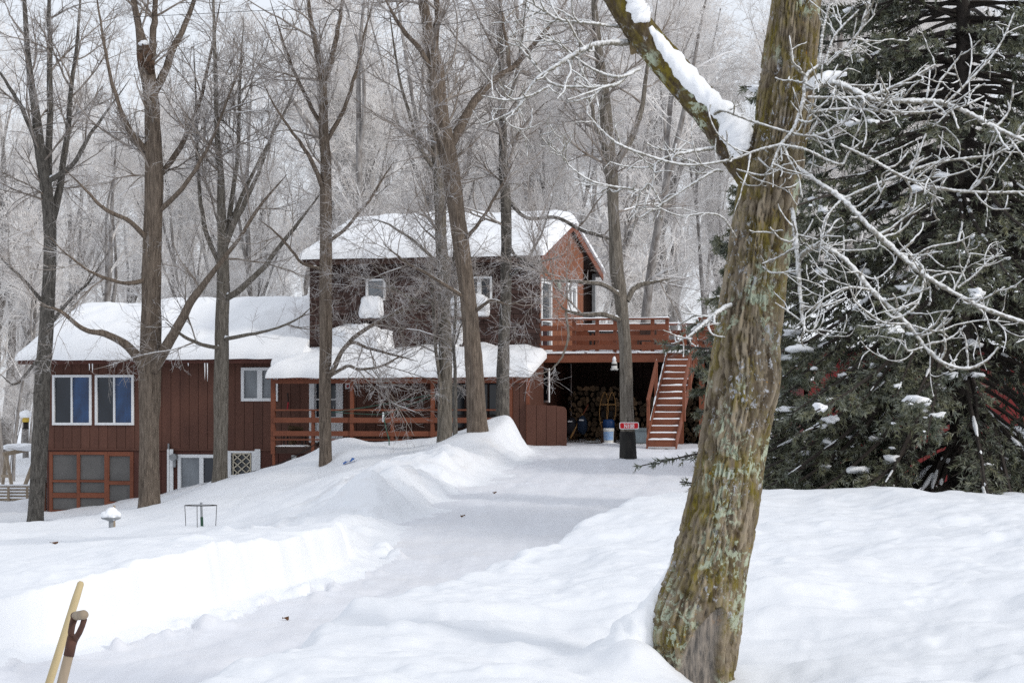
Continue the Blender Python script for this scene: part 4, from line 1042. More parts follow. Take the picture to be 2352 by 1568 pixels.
photo_tree('bare_tree', 'narrow pale-flecked trunk between the leaning maple and the low board wall', 65, [
 [(1155,955,0,29),(1155,880,0,30),(1158,760,0,28),(1160,620,0,26),(1162,500,0,26),(1158,380,.1,22),(1154,260,.2,17),(1152,150,.2,13),(1150,20,.3,9),(1146,-120,.3,5)],
 [(1156,240,.2,11),(1185,180,.5,9),(1200,90,.6,7),(1210,-20,.7,4)],
 [(1164,560,0,11),(1190,590,-.4,8),(1240,600,-.7,6),(1300,585,-.9,3)],
 [(1160,450,0,12),(1210,500,.2,10),(1280,500,.3,10),(1340,530,.2,11),(1390,545,.1,9),(1420,560,0,5)],
 [(1166,640,0,10),(1210,600,-.4,7),(1250,520,-.6,5),(1270,450,-.8,3)]], 17, 34, 340, 2400, 3600, 'bark_dark')
t8 = photo_tree('bare_tree', 'maple in the driveway with a blackened base and red number sign', 58, [
 [(1443,1068,0,34),(1442,980,0,33),(1440,880,0,31),(1436,780,0,29),(1428,690,0,30),(1418,620,0,34),(1412,500,0,29),(1405,400,0,31),(1396,330,0,33),(1388,230,0,27),(1378,140,0,22),(1368,50,0,16),(1360,-80,0,9)],
 [(1410,385,0,20),(1435,345,.1,18),(1455,310,.2,16),(1475,240,.3,13),(1490,140,.4,9),(1510,0,.5,5)],
 [(1424,680,-.1,14),(1390,655,-.3,12),(1340,648,-.4,10),(1290,645,-.6,8),(1240,645,-.7,5)],
 [(1424,735,-.1,14),(1385,722,-.3,12),(1340,722,-.4,10),(1300,712,-.6,6),(1280,690,-.7,4)],
 [(1300,716,-.6,7),(1305,780,-.9,6),(1290,820,-1,5),(1270,845,-1.1,4),(1240,860,-1.2,2)],
 [(1440,690,.0,16),(1460,660,.1,13),(1490,650,.2,11),(1540,640,.2,6)],
 [(1398,350,-.1,13),(1375,310,-.3,11),(1360,250,-.4,9),(1340,150,-.5,6),(1320,40,-.6,3)]], 18, 38, 380, 2600, 3800, 'bark_g', tmin=.5)
# blackened lower bark as its own sleeve of charred bark
q = spline([(1443,1072,33),(1442.5,1040,33.5),(1442,1010,33.5),(1441.5,990,33)], 30); zl = []
pp = np.array([P(a, b, 58) for a, b, _ in q]); rr = q[:,2]/2/FP*58+.012
rr = rr*(1+.28*np.exp(-(pp[:,2]-pp[0,2])/.3)); rr[-4:] *= [.995,.985,.97,.93]
v, f = tubes(pp[None], rr[None], 40); th = np.tile(np.arange(40), 30)
cc = np.repeat(pp, 40, 0); top_w = 1+vnoise(th*.9, np.repeat(np.arange(30)*.6,40))*.035
v = cc+(v-cc)*top_w[:,None]; tb_ = np.array(t8.location)
link('charred_bark', np_mesh('charred_bark', v-tb_, [f], simple('charred_bark',(.012,.012,.012),(.03,.028,.025),9,(1,1,.3),.9,1,.02)), t8)
# thin sapling by the porch
photo_tree('sapling', 'thin dark sapling between the two trunks at the porch', 63.3, [
 [(1046,1010,0,11),(1046,900,0,9),(1043,800,0,8),(1046,720,0,7),(1042,600,0,5),(1050,480,0,3)],
 [(1046,790,0,5),(1062,740,-.1,4),(1085,690,-.2,2)]], 19, 10, 60, 300, 400, 'bark_dark', l2=(.5,1.2), cat='sapling', snow=.1)

# ---- the wood behind: a few grown trees, copied
def wood_tree(seed, H=16, r0=.17, n1=24, spread=.30, n2=210, n3=1400, n4=4600, lean=.0):
    g = np.random.default_rng(seed)
    p = np.zeros((1,3)); TR, RR = grow(g, p, np.array([[lean,0,1.]]), np.array([H]), np.array([r0]), 22, .028, .02, .10)
    # forks
    p, d, L, r, t = spawn(g, TR, RR, 3, .35, .6, (12,26), (H*.45,H*.55), .75, .2, biasz=.4)
    F1, G1 = grow(g, p, d, L, np.clip(r, .05, .12), 22, .035, .05, .12)
    S = np.concatenate([TR, F1]); SR_ = np.concatenate([RR, G1])
    p, d, L, r, t = spawn(g, S, SR_, n1, .22, .97, (30,65), (H*.14,H*spread), .5, .55, biasz=.2)
    B1, R1 = grow(g, p, d, L, np.clip(r, .015, .05), 8, .10, .07, .25)
    p, d, L, r, t = spawn(g, B1, R1, n2, .12, 1., (25,60), (.6,2.0), .6, .45)
    B2, R2 = grow(g, p, d, L, np.clip(r, .008, .02), 6, .12, .05, .4)
    p, d, L, r, t = spawn(g, B2, R2, n3, .1, 1., (25,65), (.3,1.0), .7, .4)
    B3, R3 = grow(g, p, d, L, np.clip(r, .006, .009), 3, .18, .02, .6)
    p, d, L, r, t = spawn(g, B3, R3, n4, .1, 1., (25,65), (.15,.5), .8, .3)
    B4, R4 = grow(g, p, d, L, np.clip(r, .0055, .007), 2, .14, .0, .7)
    v1, f1 = join([tubes(TR, RR, 10), tubes(F1, G1, 8)])
    v2, f2 = join([tubes(B1, R1, 5), tubes(B2, R2, 4), tubes(B3, R3, 3), tubes(B4, R4, 3)])
    v3, f3 = join([snow_on(g, F1, G1, .85, .8, .7), snow_on(g, B1, R1, .8, .5, .9, 5)])
    return np_mesh('trunk', v1, f1, M['bark_far']), np_mesh('crown', v2, f2, M['twig_far'], False), np_mesh('snow_cover', v3, f3, M['tsnow'])
WT = [wood_tree(31), wood_tree(32, 17, .15, 26), wood_tree(33, 15, .20, 26, .34), wood_tree(34, 13, .11, 26, .28), wood_tree(35, 18, .22, 24, .28, lean=.12), wood_tree(36, 10, .07, 30, .26, 240, 1200, 3000)]
def put_wood(x, Y, k, s, rz, label, group, name='bare_tree', tilt=0.0):
    X = (x-HX)/FP*Y; o = empty(name, (X, Y, gz(X, Y)-.2), rz); o.scale = (s, s, s); o.rotation_euler = (0, tilt, rz)
    tag(o, label, 'tree', group)
    for nm, me in zip(('trunk','crown','snow_cover'), WT[k]): link(nm, me, o)
    return o
SPOTS = [ # the trunks one can tell apart behind the house: photo x, distance, kind, scale, label
 (1475,82,2,1.05,'dark straight trunk right behind the deck, next to the signed maple'),
 (1560,92,1,.95,'grey leaning trunk seen above the head of the deck stairs'),
 (1385,90,0,.9,'slim trunk behind the rear corner of the upper storey'),
 (1620,98,3,1,'thin trunk above the deck near the mossy foreground trunk'),
 (1520,100,4,.95,'pale trunk far behind the deck railing'),
 (895,90,4,1.05,'thick leaning trunk rising behind the snowy upper roof'),
 (820,95,2,1.0,'upright dark trunk behind the left part of the upper roof'),
 (965,99,1,1.0,'slanting trunk behind the middle of the upper roof'),
 (1185,94,0,.95,'slim trunk behind the upper roof, right of the leaning maple'),
 (1300,97,3,1.1,'thin trunk behind the gable peak'),
 (660,93,1,1.0,'tall trunk behind the joint of the two roofs'),
 (590,99,0,1.05,'frosted trunk behind the wing roof, right of the slim maple'),
 (430,96,3,1.05,'thin frosted trunk behind the wing roof between two maples'),
 (250,95,2,.95,'frosted trunk behind the wing roof over the paired windows'),
 (160,101,1,1.0,'frosted trunk behind the left end of the wing roof'),
 (30,92,5,1.1,'small frosted tree beyond the left corner of the house'),
 (-20,98,0,1.0,'frosted trunk cut by the left border of the picture')]
for i, (x, Y, k, s, lb_) in enumerate(SPOTS):
    put_wood(x, Y, k, s, i*1.9, lb_, 'trees in the wood behind the house', tilt=(.10 if 'lean' in lb_ or 'slant' in lb_ else 0))
gg = np.random.default_rng(77)
i = 0
for Y in np.linspace(90, 130, 66):
    x = gg.uniform(-330, 2500); k = int(gg.integers(0, 6))
    put_wood(x, Y+gg.uniform(-2,2), k, gg.uniform(.85,1.3), gg.uniform(0,6.28), 'bare frosted tree standing in the wood behind the house', 'frosted trees deep in the wood')
for j in range(16):
    x = gg.uniform(1340, 1720) if j < 11 else gg.uniform(-60, 70); Y = gg.uniform(86, 100)
    put_wood(x, Y, 5, gg.uniform(.35,.65), gg.uniform(0,6.28), 'small bare undergrowth tree ' + ('behind the deck railing' if j < 11 else 'beyond the left corner of the house'), 'undergrowth behind the deck' if j < 11 else 'undergrowth at the left', 'undergrowth_tree')
# the wood beyond, one mass
def mass(name, pts, kinds, label):
    me = bpy.data.meshes.new(name); me.from_pydata(pts, [], []); o = link(name, me); tag(o, label, 'wood', kind='stuff')
    ng = bpy.data.node_groups.new(name, 'GeometryNodeTree')
    ng.interface.new_socket('Geometry', in_out='INPUT', socket_type='NodeSocketGeometry'); ng.interface.new_socket('Geometry', in_out='OUTPUT', socket_type='NodeSocketGeometry')
    N, Lk = ng.nodes, ng.links; gi = N.new('NodeGroupInput'); go = N.new('NodeGroupOutput'); jn = N.new('GeometryNodeJoinGeometry')
    for part in kinds:
        j2 = N.new('GeometryNodeJoinGeometry')
        for src in part:
            oi = N.new('GeometryNodeObjectInfo'); oi.inputs[0].default_value = src; Lk.new(oi.outputs['Geometry'], j2.inputs[0])
        gi2 = N.new('GeometryNodeGeometryToInstance'); Lk.new(j2.outputs[0], gi2.inputs[0]); Lk.new(gi2.outputs[0], jn.inputs[0])
    iop = N.new('GeometryNodeInstanceOnPoints'); iop.inputs['Pick Instance'].default_value = True
    rv = N.new('FunctionNodeRandomValue'); rv.data_type = 'FLOAT_VECTOR'; rv.inputs[0].default_value = (0,0,0); rv.inputs[1].default_value = (.05,.05,6.28)
    rs = N.new('FunctionNodeRandomValue'); rs.data_type = 'FLOAT'; rs.inputs[2].default_value = .8; rs.inputs[3].default_value = 1.2; rs.inputs['Seed'].default_value = 4
    Lk.new(gi.outputs[0], iop.inputs['Points']); Lk.new(jn.outputs[0], iop.inputs['Instance']); Lk.new(rv.outputs[0], iop.inputs['Rotation']); Lk.new(rs.outputs[1], iop.inputs['Scale'])
    Lk.new(iop.outputs[0], go.inputs[0]); md = o.modifiers.new('wood', 'NODES'); md.node_group = ng; return o
srcs = []
firsts = {}
for o in list(COL.objects):
    if o.type == 'MESH' and o.parent and o.name.split('.')[0] in ('trunk','crown'):
        for k, tr in enumerate(WT):
            if o.data == tr[0]: firsts.setdefault(k, {})['t'] = o
            if o.data == tr[1]: firsts.setdefault(k, {})['c'] = o
pts = []
for q in range(150):
    Y = gg.uniform(118, 200); x = gg.uniform(-600, 2900); X = (x-HX)/FP*Y; pts.append((X, Y, gz(X, Y)-.2))
mass('far_wood', pts, [(d['t'], d['c']) for d in firsts.values() if 't' in d and 'c' in d], 'dense far wood of frosted bare trees')
# ------------------------------------------------------------------ the mossy tree in the foreground
NY = 18.0
nb_ = P(1590, 1568, NY); nb_.z = gz(nb_.x, nb_.y)-.3
near = empty('mossy_tree', nb_); tag(near, 'large leaning mossy tree with lichen and a scarred base in the foreground', 'tree')
prof = [(-420,1800,1900),(-200,1790,1895),(0,1770,1885),(100,1755,1875),(200,1745,1865),(300,1733,1852),(370,1708,1842),(450,1688,1832),(550,1680,1815),(650,1668,1797),(700,1660,1790),(800,1650,1781),(870,1640,1795),(950,1628,1776),(1050,1605,1756),(1150,1585,1741),(1250,1560,1722),(1300,1545,1713),(1400,1503,1697),(1450,1492,1691),(1500,1494,1684),(1568,1520,1668),(1640,1520,1680),(1720,1500,1700)]
pr = np.array(prof, float); NR, NA = 620, 165
yy = np.linspace(pr[0,0], pr[-1,0], NR)
xl = np.interp(yy, pr[:,0], pr[:,1]); xr = np.interp(yy, pr[:,0], pr[:,2])
ker = np.ones(25)/25; pad = lambda a: np.convolve(np.pad(a, 12, 'edge'), ker, 'valid')
xl, xr = pad(xl), pad(xr)
cx = ((xl+xr)/2-HX)/FP*NY; rad = (xr-xl)/2/FP*NY; cz = (HY-yy)/FP*NY
an = np.linspace(0, 2*np.pi, NA, endpoint=False)
A, Sg = np.meshgrid(an, np.arange(NR)*(cz[0]-cz[1])*1.0)
ca = A/(2*np.pi)*1.35                            # metres round the trunk
def per(fx, fz, seed, warp=0.0):                 # noise that closes round the trunk
    c1, s1 = np.cos(A)*fx*.215, np.sin(A)*fx*.215
    return vnoise(c1*1.0+Sg*fz*.35+seed+warp, s1+Sg*fz+seed*2)
# furrowed bark: stretched ridges
w = per(9, 2.2, 5)*.9 + per(22, 5, 9)*.35
k = ca*26 + w*1.6
rid = np.abs(((k+vnoise(Sg*4+1, A*0+ca*3)*.8) % 1)-.5)*2
seam = np.round(1.35*26)
rid = np.abs(((A/(2*np.pi)*seam + w*1.5) % 1)-.5)*2
crossb = vnoise(A/(2*np.pi)*seam*1.0+w*2, Sg*11+3); 
NU = 50                                           # blocky plates: cellular noise stretched along the trunk
cu_ = A/(2*np.pi)*NU + w*.55; cv_ = Sg/.19 + vnoise(A/(2*np.pi)*NU*.5+2, Sg*2)*.5
iu, iv = np.floor(cu_).astype(int), np.floor(cv_).astype(int); f1 = np.full(A.shape, 9.); f2 = f1.copy(); hid = np.zeros(A.shape)
for du in (-1,0,1):
    for dv in (-1,0,1):
        ku = (iu+du) % NU; kv = iv+dv; ju = _tab[ku & 255, kv & 255]; jv = _tab[(ku+91) & 255, (kv+37) & 255]
        d_ = np.hypot(iu+du+ju-cu_, (iv+dv+jv-cv_)*.75); hn = _tab[(ku+13) & 255, (kv+71) & 255]
        hid = np.where(d_ < f1, hn, hid); f2 = np.where(d_ < f1, f1, np.minimum(f2, d_)); f1 = np.minimum(f1, d_)
crack = sstep(.02, .20, f2-f1)
h = (crack-.7)*.028 + (hid-.5)*.016*crack + (sstep(.05,.75,rid)-.6)*.010 + per(60,40,3)*.003 + per(4,1.4,12)*.020 + per(1.6,.7,30)*.02
# scar: smooth bare wood let into the base on the camera side
FA = -np.pi/2
px = np.repeat(((xl+xr)/2)[:,None], NA, 1) + np.cos(A)*np.repeat(((xr-xl)/2)[:,None], NA, 1)
py = np.repeat(yy[:,None], NA, 1)
front = np.sin(A) < .1
sc_c = np.interp(py, [1380,1400,1450,1500,1570,1720], [1650,1640,1612,1598,1592,1590]); sc_w = np.interp(py, [1385,1400,1440,1500,1570,1720], [0,14,30,38,46,50])
scar = sstep(1.15,.85, np.abs(px-sc_c)/np.maximum(sc_w,.1))*front*(py > 1388)
lip = np.exp(-((np.abs(px-sc_c)/np.maximum(sc_w,.1)-1.12)/.16)**2)*front*(py > 1388)
h = h*(1-scar) - scar*.035 + lip*.018 + scar*vnoise(px*.25, py*.02)*.012
R = rad[:,None]+h
V = np.stack([cx[:,None]+np.cos(A)*R, NY+np.sin(A)*R, np.repeat(cz[:,None], NA, 1)], -1).reshape(-1,3)
I = np.arange(NR*NA).reshape(NR, NA); J = np.roll(I, -1, 1)
q = np.stack([I[:-1], I[1:], J[1:], J[:-1]], -1).reshape(-1,4)
def mossy(name):
    m, nt, b = new_mat(name); v = coords(nt); vs = coords(nt, (1,1,.22))
    n_b = noise(nt, vs, 28, 6, .7); pa = nd(nt, 'ShaderNodeAttribute'); pa.attribute_name = 'plate'
    base = mixc(nt, ramp(nt, math_n(nt, 'ADD', math_n(nt, 'MULTIPLY', n_b, .6), math_n(nt, 'MULTIPLY', pa.outputs['Fac'], .4)), [(.28,0),(.68,1)]), (.058,.042,.027), (.30,.25,.185))
    mo = noise(nt, v, 3.2, 5, .65); mo2 = noise(nt, vs, 24, 5, .7)
    mf = math_n(nt, 'MULTIPLY', ramp(nt, mo, [(.42,.0),(.60,1)]), ramp(nt, mo2, [(.38,0),(.6,.95)]))
    c = mixc(nt, mf, base, mixc(nt, noise(nt, v, 14, 3), (.10,.082,.012), (.24,.19,.035)))
    # grey-green lichen plates
    def plates(scale, lo, hi, big, blo, bhi, seed):
        mp = coords(nt, (1,1,.8)); ad = nd(nt, 'ShaderNodeVectorMath', operation='ADD'); ad.inputs[1].default_value = (seed, seed*2, seed*.7); nt.links.new(mp, ad.inputs[0])
        f = ramp(nt, noise(nt, ad.outputs[0], scale, 8, .72, .6), [(lo,0),(hi,1)]); g_ = ramp(nt, noise(nt, ad.outputs[0], big, 3, .5), [(blo,0),(bhi,1)])
        return math_n(nt, 'MULTIPLY', f, g_)
    l1 = plates(12, .515,.555, 2.2, .50,.57, 3.0); c = mixc(nt, l1, c, mixc(nt, noise(nt, v, 60, 4), (.30,.34,.25), (.48,.52,.40)))
    l2 = plates(22, .56,.60, 3.2, .50,.58, 11.0); c = mixc(nt, l2, c, mixc(nt, noise(nt, v, 70, 4), (.30,.31,.33), (.55,.56,.58)))
    l3 = plates(20, .645,.67, 3.0, .45,.6, 23.0); c = mixc(nt, l3, c, (.50,.24,.015))
    at = nd(nt, 'ShaderNodeAttribute'); at.attribute_name = 'scar'
    wv = coords(nt, (9,9,.9)); wn_ = noise(nt, wv, 5, 6, .7, .5)
    wood = mixc(nt, ramp(nt, wn_, [(.35,0),(.7,1)]), (.10,.095,.09), (.36,.31,.26))
    wood = mixc(nt, ramp(nt, noise(nt, v, 7, 4), [(.60,0),(.7,.8)]), wood, (.34,.20,.09))
    c = mixc(nt, at.outputs['Fac'], c, wood)
    nt.links.new(c, b.inputs['Base Color']); b.inputs['Roughness'].default_value = .9; b.inputs['Specular IOR Level'].default_value = .1
    hh = math_n(nt, 'ADD', math_n(nt, 'MULTIPLY', n_b, .7), math_n(nt, 'MULTIPLY', noise(nt, v, 90, 5, .7), .5)); bump(nt, b, hh, .8, .012)
    return m
M['mossy'] = mossy('mossy_bark')
me = np_mesh('trunk', V-np.array(nb_), [q], M['mossy'])
at = me.attributes.new('scar', 'FLOAT', 'POINT'); at.data.foreach_set('value', scar.ravel().astype(np.float32))
at = me.attributes.new('plate', 'FLOAT', 'POINT'); at.data.foreach_set('value', hid.ravel().astype(np.float32))
link('trunk', me, near)
# the big limb to the upper left, with its snow
def limb(pts, K=140, sides=48, amp=.010):
    s = spline([( *P(x, y, NY+d), wd/2/FP*NY) for x, y, d, wd in pts], K)
    v, f = tubes(s[None,:,:3], s[None,:,3], sides); th = np.tile(np.arange(sides)/sides*20, K); L = np.repeat(np.arange(K)*.02, sides)
    cc = np.repeat(s[:,:3], sides, 0); hh = (np.abs(((th+vnoise(L*3, th*.2)*1.0) % 1)-.5)*2-.5)*amp + vnoise(L*18, th*1.5)*amp*.5
    d = norm(v-cc); return s, (v+d*hh[:,None], f)
LS, lt = limb([(1745,400,.05,110),(1700,350,.0,92),(1640,268,-.05,80),(1572,190,-.1,76),(1505,112,-.15,72),(1440,25,-.2,66),(1395,-50,-.25,58),(1340,-170,-.3,45),(1300,-300,-.3,26)])
v, f = lt; me = np_mesh('limb', v-np.array(nb_), [f], M['mossy']); me.attributes.new('scar', 'FLOAT', 'POINT'); link('limb', me, near)
# snow along the upper side of the limb: an uneven ridge
def snow_ridge(pts, name='snow_cover', K=110, sides=22, seed=0, rough=.22):
    s = spline([(*P(x, y, NY+d), wd/2/FP*NY) for x, y, d, wd in pts], K); g = np.random.default_rng(seed)
    v, f = tubes(s[None,:,:3], s[None,:,3], sides); cc = np.repeat(s[:,:3], sides, 0)
    th = np.tile(np.arange(sides)/sides*2*np.pi, K); L = np.repeat(np.arange(K)/K*len(pts)*1.6, sides)
    hh = 1+rough*fbm(np.cos(th)*1.3+L+seed, np.sin(th)*1.3+L*1.2, 4)
    return link(name, np_mesh(name, cc+(v-cc)*hh[:,None]-np.array(nb_), [f], M['tsnow']), near)
snow_ridge([(1688,362,-.12,8),(1692,340,-.14,48),(1692,310,-.15,72),(1672,272,-.15,58),(1640,238,-.18,44),(1610,205,-.2,44),(1570,165,-.2,44),(1540,128,-.22,40),(1512,92,-.24,30),(1492,62,-.26,12)], seed=3)
snow_ridge([(1492,50,-.22,10),(1476,38,-.25,44),(1462,18,-.26,52),(1450,-20,-.28,46),(1420,-70,-.3,40),(1380,-130,-.3,10)], seed=5)
snow_ridge([(1850,196,-.35,6),(1868,192,-.38,26),(1890,182,-.4,26),(1915,172,-.4,20),(1945,170,-.4,8)], K=50, seed=7)
# plume of snow packed against the left foot of the trunk
snow_ridge([(1580,1205,.02,4),(1565,1250,.0,16),(1548,1300,.0,26),(1520,1360,.0,44),(1490,1420,.0,80),(1455,1490,.02,150),(1430,1570,.05,230),(1420,1650,.1,300)], K=90, sides=40, seed=9, rough=.14)
# burl and moss tuft
v, f = lump(tuple(P(1474,102,NY-.12)-nb_), (.075,.07,.085), 7, 2.0, .38, 4)
link('moss_tuft', np_mesh('moss_tuft', v, [f], simple('tan_moss',(.30,.22,.12),(.16,.12,.06),40,bmp=1,bdist=.02)), near)
# frosted branches, traced one by one
BR = [
 [(1845,205,-.25,16),(1905,190,-.4,26),(1945,200,-.5,20),(2010,228,-.6,16),(2100,232,-.6,18),(2160,235,-.6,17),(2230,262,-.6,15),(2300,300,-.7,13),(2420,350,-.8,10)],
 [(1832,385,-.2,12),(1870,412,-.35,15),(1934,457,-.5,16),(1996,520,-.6,16),(2047,566,-.6,17),(2090,605,-.65,15),(2126,633,-.7,16),(2187,670,-.7,15),(2269,711,-.75,13),(2360,742,-.8,11),(2450,770,-.9,8)],
 [(1832,620,-.22,12),(1840,590,-.35,16),(1862,570,-.45,18),(1888,566,-.5,18),(1941,596,-.55,16),(2002,666,-.6,16),(2084,744,-.65,14),(2126,797,-.65,12),(2166,832,-.7,11),(2220,846,-.7,10),(2262,830,-.7,9),(2294,797,-.7,6)],
 [(1820,480,-.25,12),(1828,551,-.35,16),(1838,674,-.4,12),(1847,752,-.42,9),(1870,760,-.45,6),(1885,752,-.45,4)],
 [(1880,150,-.4,9),(1852,176,-.45,11),(1844,234,-.45,12),(1824,293,-.45,11),(1793,334,-.45,10),(1777,371,-.45,8),(1770,392,-.45,5)],
 [(1793,332,-.45,9),(1740,345,-.45,8),(1677,367,-.45,8),(1583,379,-.45,8),(1505,363,-.45,8),(1423,332,-.45,8),(1380,297,-.45,6),(1350,262,-.45,4)],
 [(1793,332,-.45,9),(1852,344,-.5,9),(1899,367,-.5,9),(1934,377,-.5,8),(1949,352,-.5,7),(1981,324,-.5,5)],
 [(1856,223,-.45,10),(1949,225,-.55,10),(2012,215,-.6,9),(2078,187,-.6,8),(2149,148,-.6,5)],
 [(1856,258,-.45,9),(1949,250,-.55,9),(2067,258,-.6,9),(2145,254,-.6,9),(2184,227,-.6,8),(2235,176,-.6,7),(2293,109,-.6,6),(2330,30,-.6,4)],
 [(1735,281,-.35,8),(1833,309,-.45,8),(1883,309,-.5,8),(1934,281,-.5,7),(1957,266,-.5,6),(1965,235,-.5,4)],
 [(1934,457,-.5,10),(2000,428,-.5,9),(2067,402,-.5,9),(2145,375,-.5,9),(2223,363,-.5,8),(2281,355,-.5,8),(2360,318,-.5,6)],
 [(1930,332,-.6,8),(2004,367,-.6,9),(2074,406,-.6,10),(2145,430,-.6,10),(2242,441,-.6,9),(2370,441,-.6,8)],
 [(1883,148,-.4,9),(1889,80,-.4,8),(1906,8,-.4,6)],[(1895,148,-.42,8),(1918,82,-.42,7),(1973,23,-.42,5)],[(1898,150,-.4,8),(1949,102,-.42,8),(1981,59,-.42,8),(2000,-10,-.42,6),(2010,-80,-.42,4)],
 [(1447,98,-.1,22),(1400,98,-.25,19),(1364,104,-.3,18),(1324,122,-.35,16),(1278,151,-.4,13),(1236,179,-.4,11),(1215,205,-.4,8),(1190,245,-.4,5)],
 [(1426,62,-.15,13),(1359,54,-.3,11),(1289,46,-.3,9),(1250,25,-.3,8),(1215,4,-.3,6),(1170,-20,-.3,4)],
 [(1470,158,-.2,11),(1429,176,-.35,11),(1394,172,-.35,9),(1348,151,-.35,8),(1289,105,-.35,7),(1250,80,-.35,5),(1225,50,-.35,3)],
 [(1447,165,-.2,11),(1412,195,-.35,11),(1341,199,-.35,10),(1271,193,-.35,8),(1222,141,-.35,7),(1183,95,-.35,4)],
 [(1264,197,-.38,8),(1215,221,-.4,8),(1166,230,-.4,7),(1106,220,-.4,4)],
 [(1208,225,-.4,8),(1183,253,-.4,7),(1141,274,-.4,6),(1106,288,-.4,4)],
 [(1640,262,-.2,10),(1661,254,-.3,10),(1700,268,-.35,9),(1735,281,-.35,9)],
 [(1692,389,-.35,5),(1725,398,-.38,6),(1755,402,-.38,6),(1785,392,-.38,6),(1802,376,-.38,4)],
 [(1740,362,-.35,6),(1765,385,-.38,6),(1785,392,-.38,6)],
 [(1640,340,-.1,12),(1610,344,-.2,12),(1536,359,-.3,9),(1493,383,-.3,8),(1442,383,-.3,6),(1400,372,-.3,4)],
 [(1660,392,-.1,9),(1638,394,-.2,9),(1579,430,-.3,8),(1520,469,-.3,7),(1470,500,-.3,5)],
 [(1520,469,-.3,7),(1493,424,-.3,7),(1473,437,-.3,7),(1442,433,-.3,7),(1364,418,-.3,7),(1306,379,-.3,5),(1280,340,-.3,3)],
 [(1680,700,-.15,15),(1656,711,-.25,14),(1615,745,-.35,12),(1576,778,-.4,7)],
 [(1690,545,-.15,8),(1660,500,-.3,7),(1620,490,-.35,6),(1560,495,-.35,5),(1500,470,-.35,3)],
 [(2126,633,-.7,8),(2105,700,-.75,7),(2060,730,-.8,6),(2030,715,-.8,4)],
 [(2084,744,-.65,8),(2030,740,-.7,7),(1990,715,-.75,6),(1960,690,-.8,4)],
 [(2002,666,-.6,8),(1950,660,-.65,7),(1900,680,-.7,6),(1850,720,-.7,4)],
 [(2090,605,-.65,7),(2130,570,-.7,6),(2200,555,-.7,5),(2240,535,-.7,3)],
 [(2187,670,-.7,7),(2215,620,-.7,6),(2230,580,-.7,4)],[(2200,660,-.7,7),(2240,630,-.7,6),(2282,585,-.7,4)],
 [(2120,797,-.65,7),(2085,805,-.7,6),(2078,780,-.7,4)],
 [(2084,744,-.65,7),(2150,760,-.7,6),(2200,745,-.7,6),(2260,735,-.7,5),(2320,740,-.7,3)],
 [(1941,596,-.55,7),(1965,620,-.55,6),(2010,640,-.6,6),(2050,610,-.6,5),(2062,585,-.6,3)],
 [(1845,740,-.4,6),(1810,715,-.4,6),(1780,695,-.4,4)],
 [(1934,457,-.5,8),(1905,490,-.55,7),(1890,540,-.55,6),(1880,600,-.55,4)]]
g = np.random.default_rng(5)
sp = np.array([spline([(*P(x, y, NY+d), wd/2/FP*NY) for x, y, d, wd in b], 60) for b in BR]); B0, R0 = sp[...,:3], sp[...,3]*.74
p, d, L, r, t = spawn(g, B0, R0, 330, .15, 1., (35,80), (.08,.55), .75, .3, biasz=.08); B1, R1 = grow(g, p, d, L, np.clip(r, .005,.010), 8, .14, .05, .6)
p, d, L, r, t = spawn(g, B1, R1, 420, .15, 1., (35,75), (.05,.28), .9, .3, biasz=.08); B2, R2 = grow(g, p, d, L, np.clip(r, .0045,.007), 6, .14, .05, .7)
def frosty(pts, rad, sides, K, amp):
    S = np.array([spline(np.c_[a, b], K) for a, b in zip(pts, rad)]); rr = S[...,3]*(1+amp*g.normal(size=S.shape[:2]).clip(-1.4,1.8))
    v, f = tubes(S[...,:3], rr, sides); cc = np.repeat(S[...,:3].reshape(-1,3), sides, 0)
    return cc+(v-cc)*(1+amp*g.normal(size=(len(v),1)).clip(-1.5,2)), f
v, f = join([frosty(B0, R0, 7, 110, .15), frosty(B1, R1, 5, 18, .2), frosty(B2, R2, 5, 10, .2)])
FB = (v, f[0])
# crown above the picture
BU = [[(1842,-350,0,100),(1860,-600,0,80),(1850,-900,.2,60),(1880,-1300,.3,30),(1900,-1700,.4,8)],[(1850,-420,0,60),(1960,-700,.5,45),(2080,-1000,1,25),(2150,-1350,1.4,8)],[(1310,-260,-.3,30),(1250,-450,-.5,22),(1150,-700,-.8,14),(1050,-950,-1,6)],[(1840,-500,0,50),(1720,-760,-.5,36),(1600,-1050,-.8,22),(1530,-1350,-1,7)]]
sp = np.array([spline([(*P(x, y, NY+d), wd/2/FP*NY) for x, y, d, wd in b], 40) for b in BU]); U0, RU = sp[...,:3], sp[...,3]
p, d, L, r, t = spawn(g, U0, RU, 40, .2, 1., (30,65), (.6,1.8), .5, .4); U1, RU1 = grow(g, p, d, L, np.clip(r,.01,.03), 8, .12, .04, .3)
p, d, L, r, t = spawn(g, U1, RU1, 200, .2, 1., (30,65), (.2,.7), .6, .4); U2, RU2 = grow(g, p, d, L, np.clip(r,.006,.01), 5, .14, .02, .5)
v, f = join([FB, tubes(U0, RU, 14), tubes(U1, RU1, 6), tubes(U2, RU2, 4)]); link('crown', np_mesh('crown', v-np.array(nb_), f, M['frost']), near)

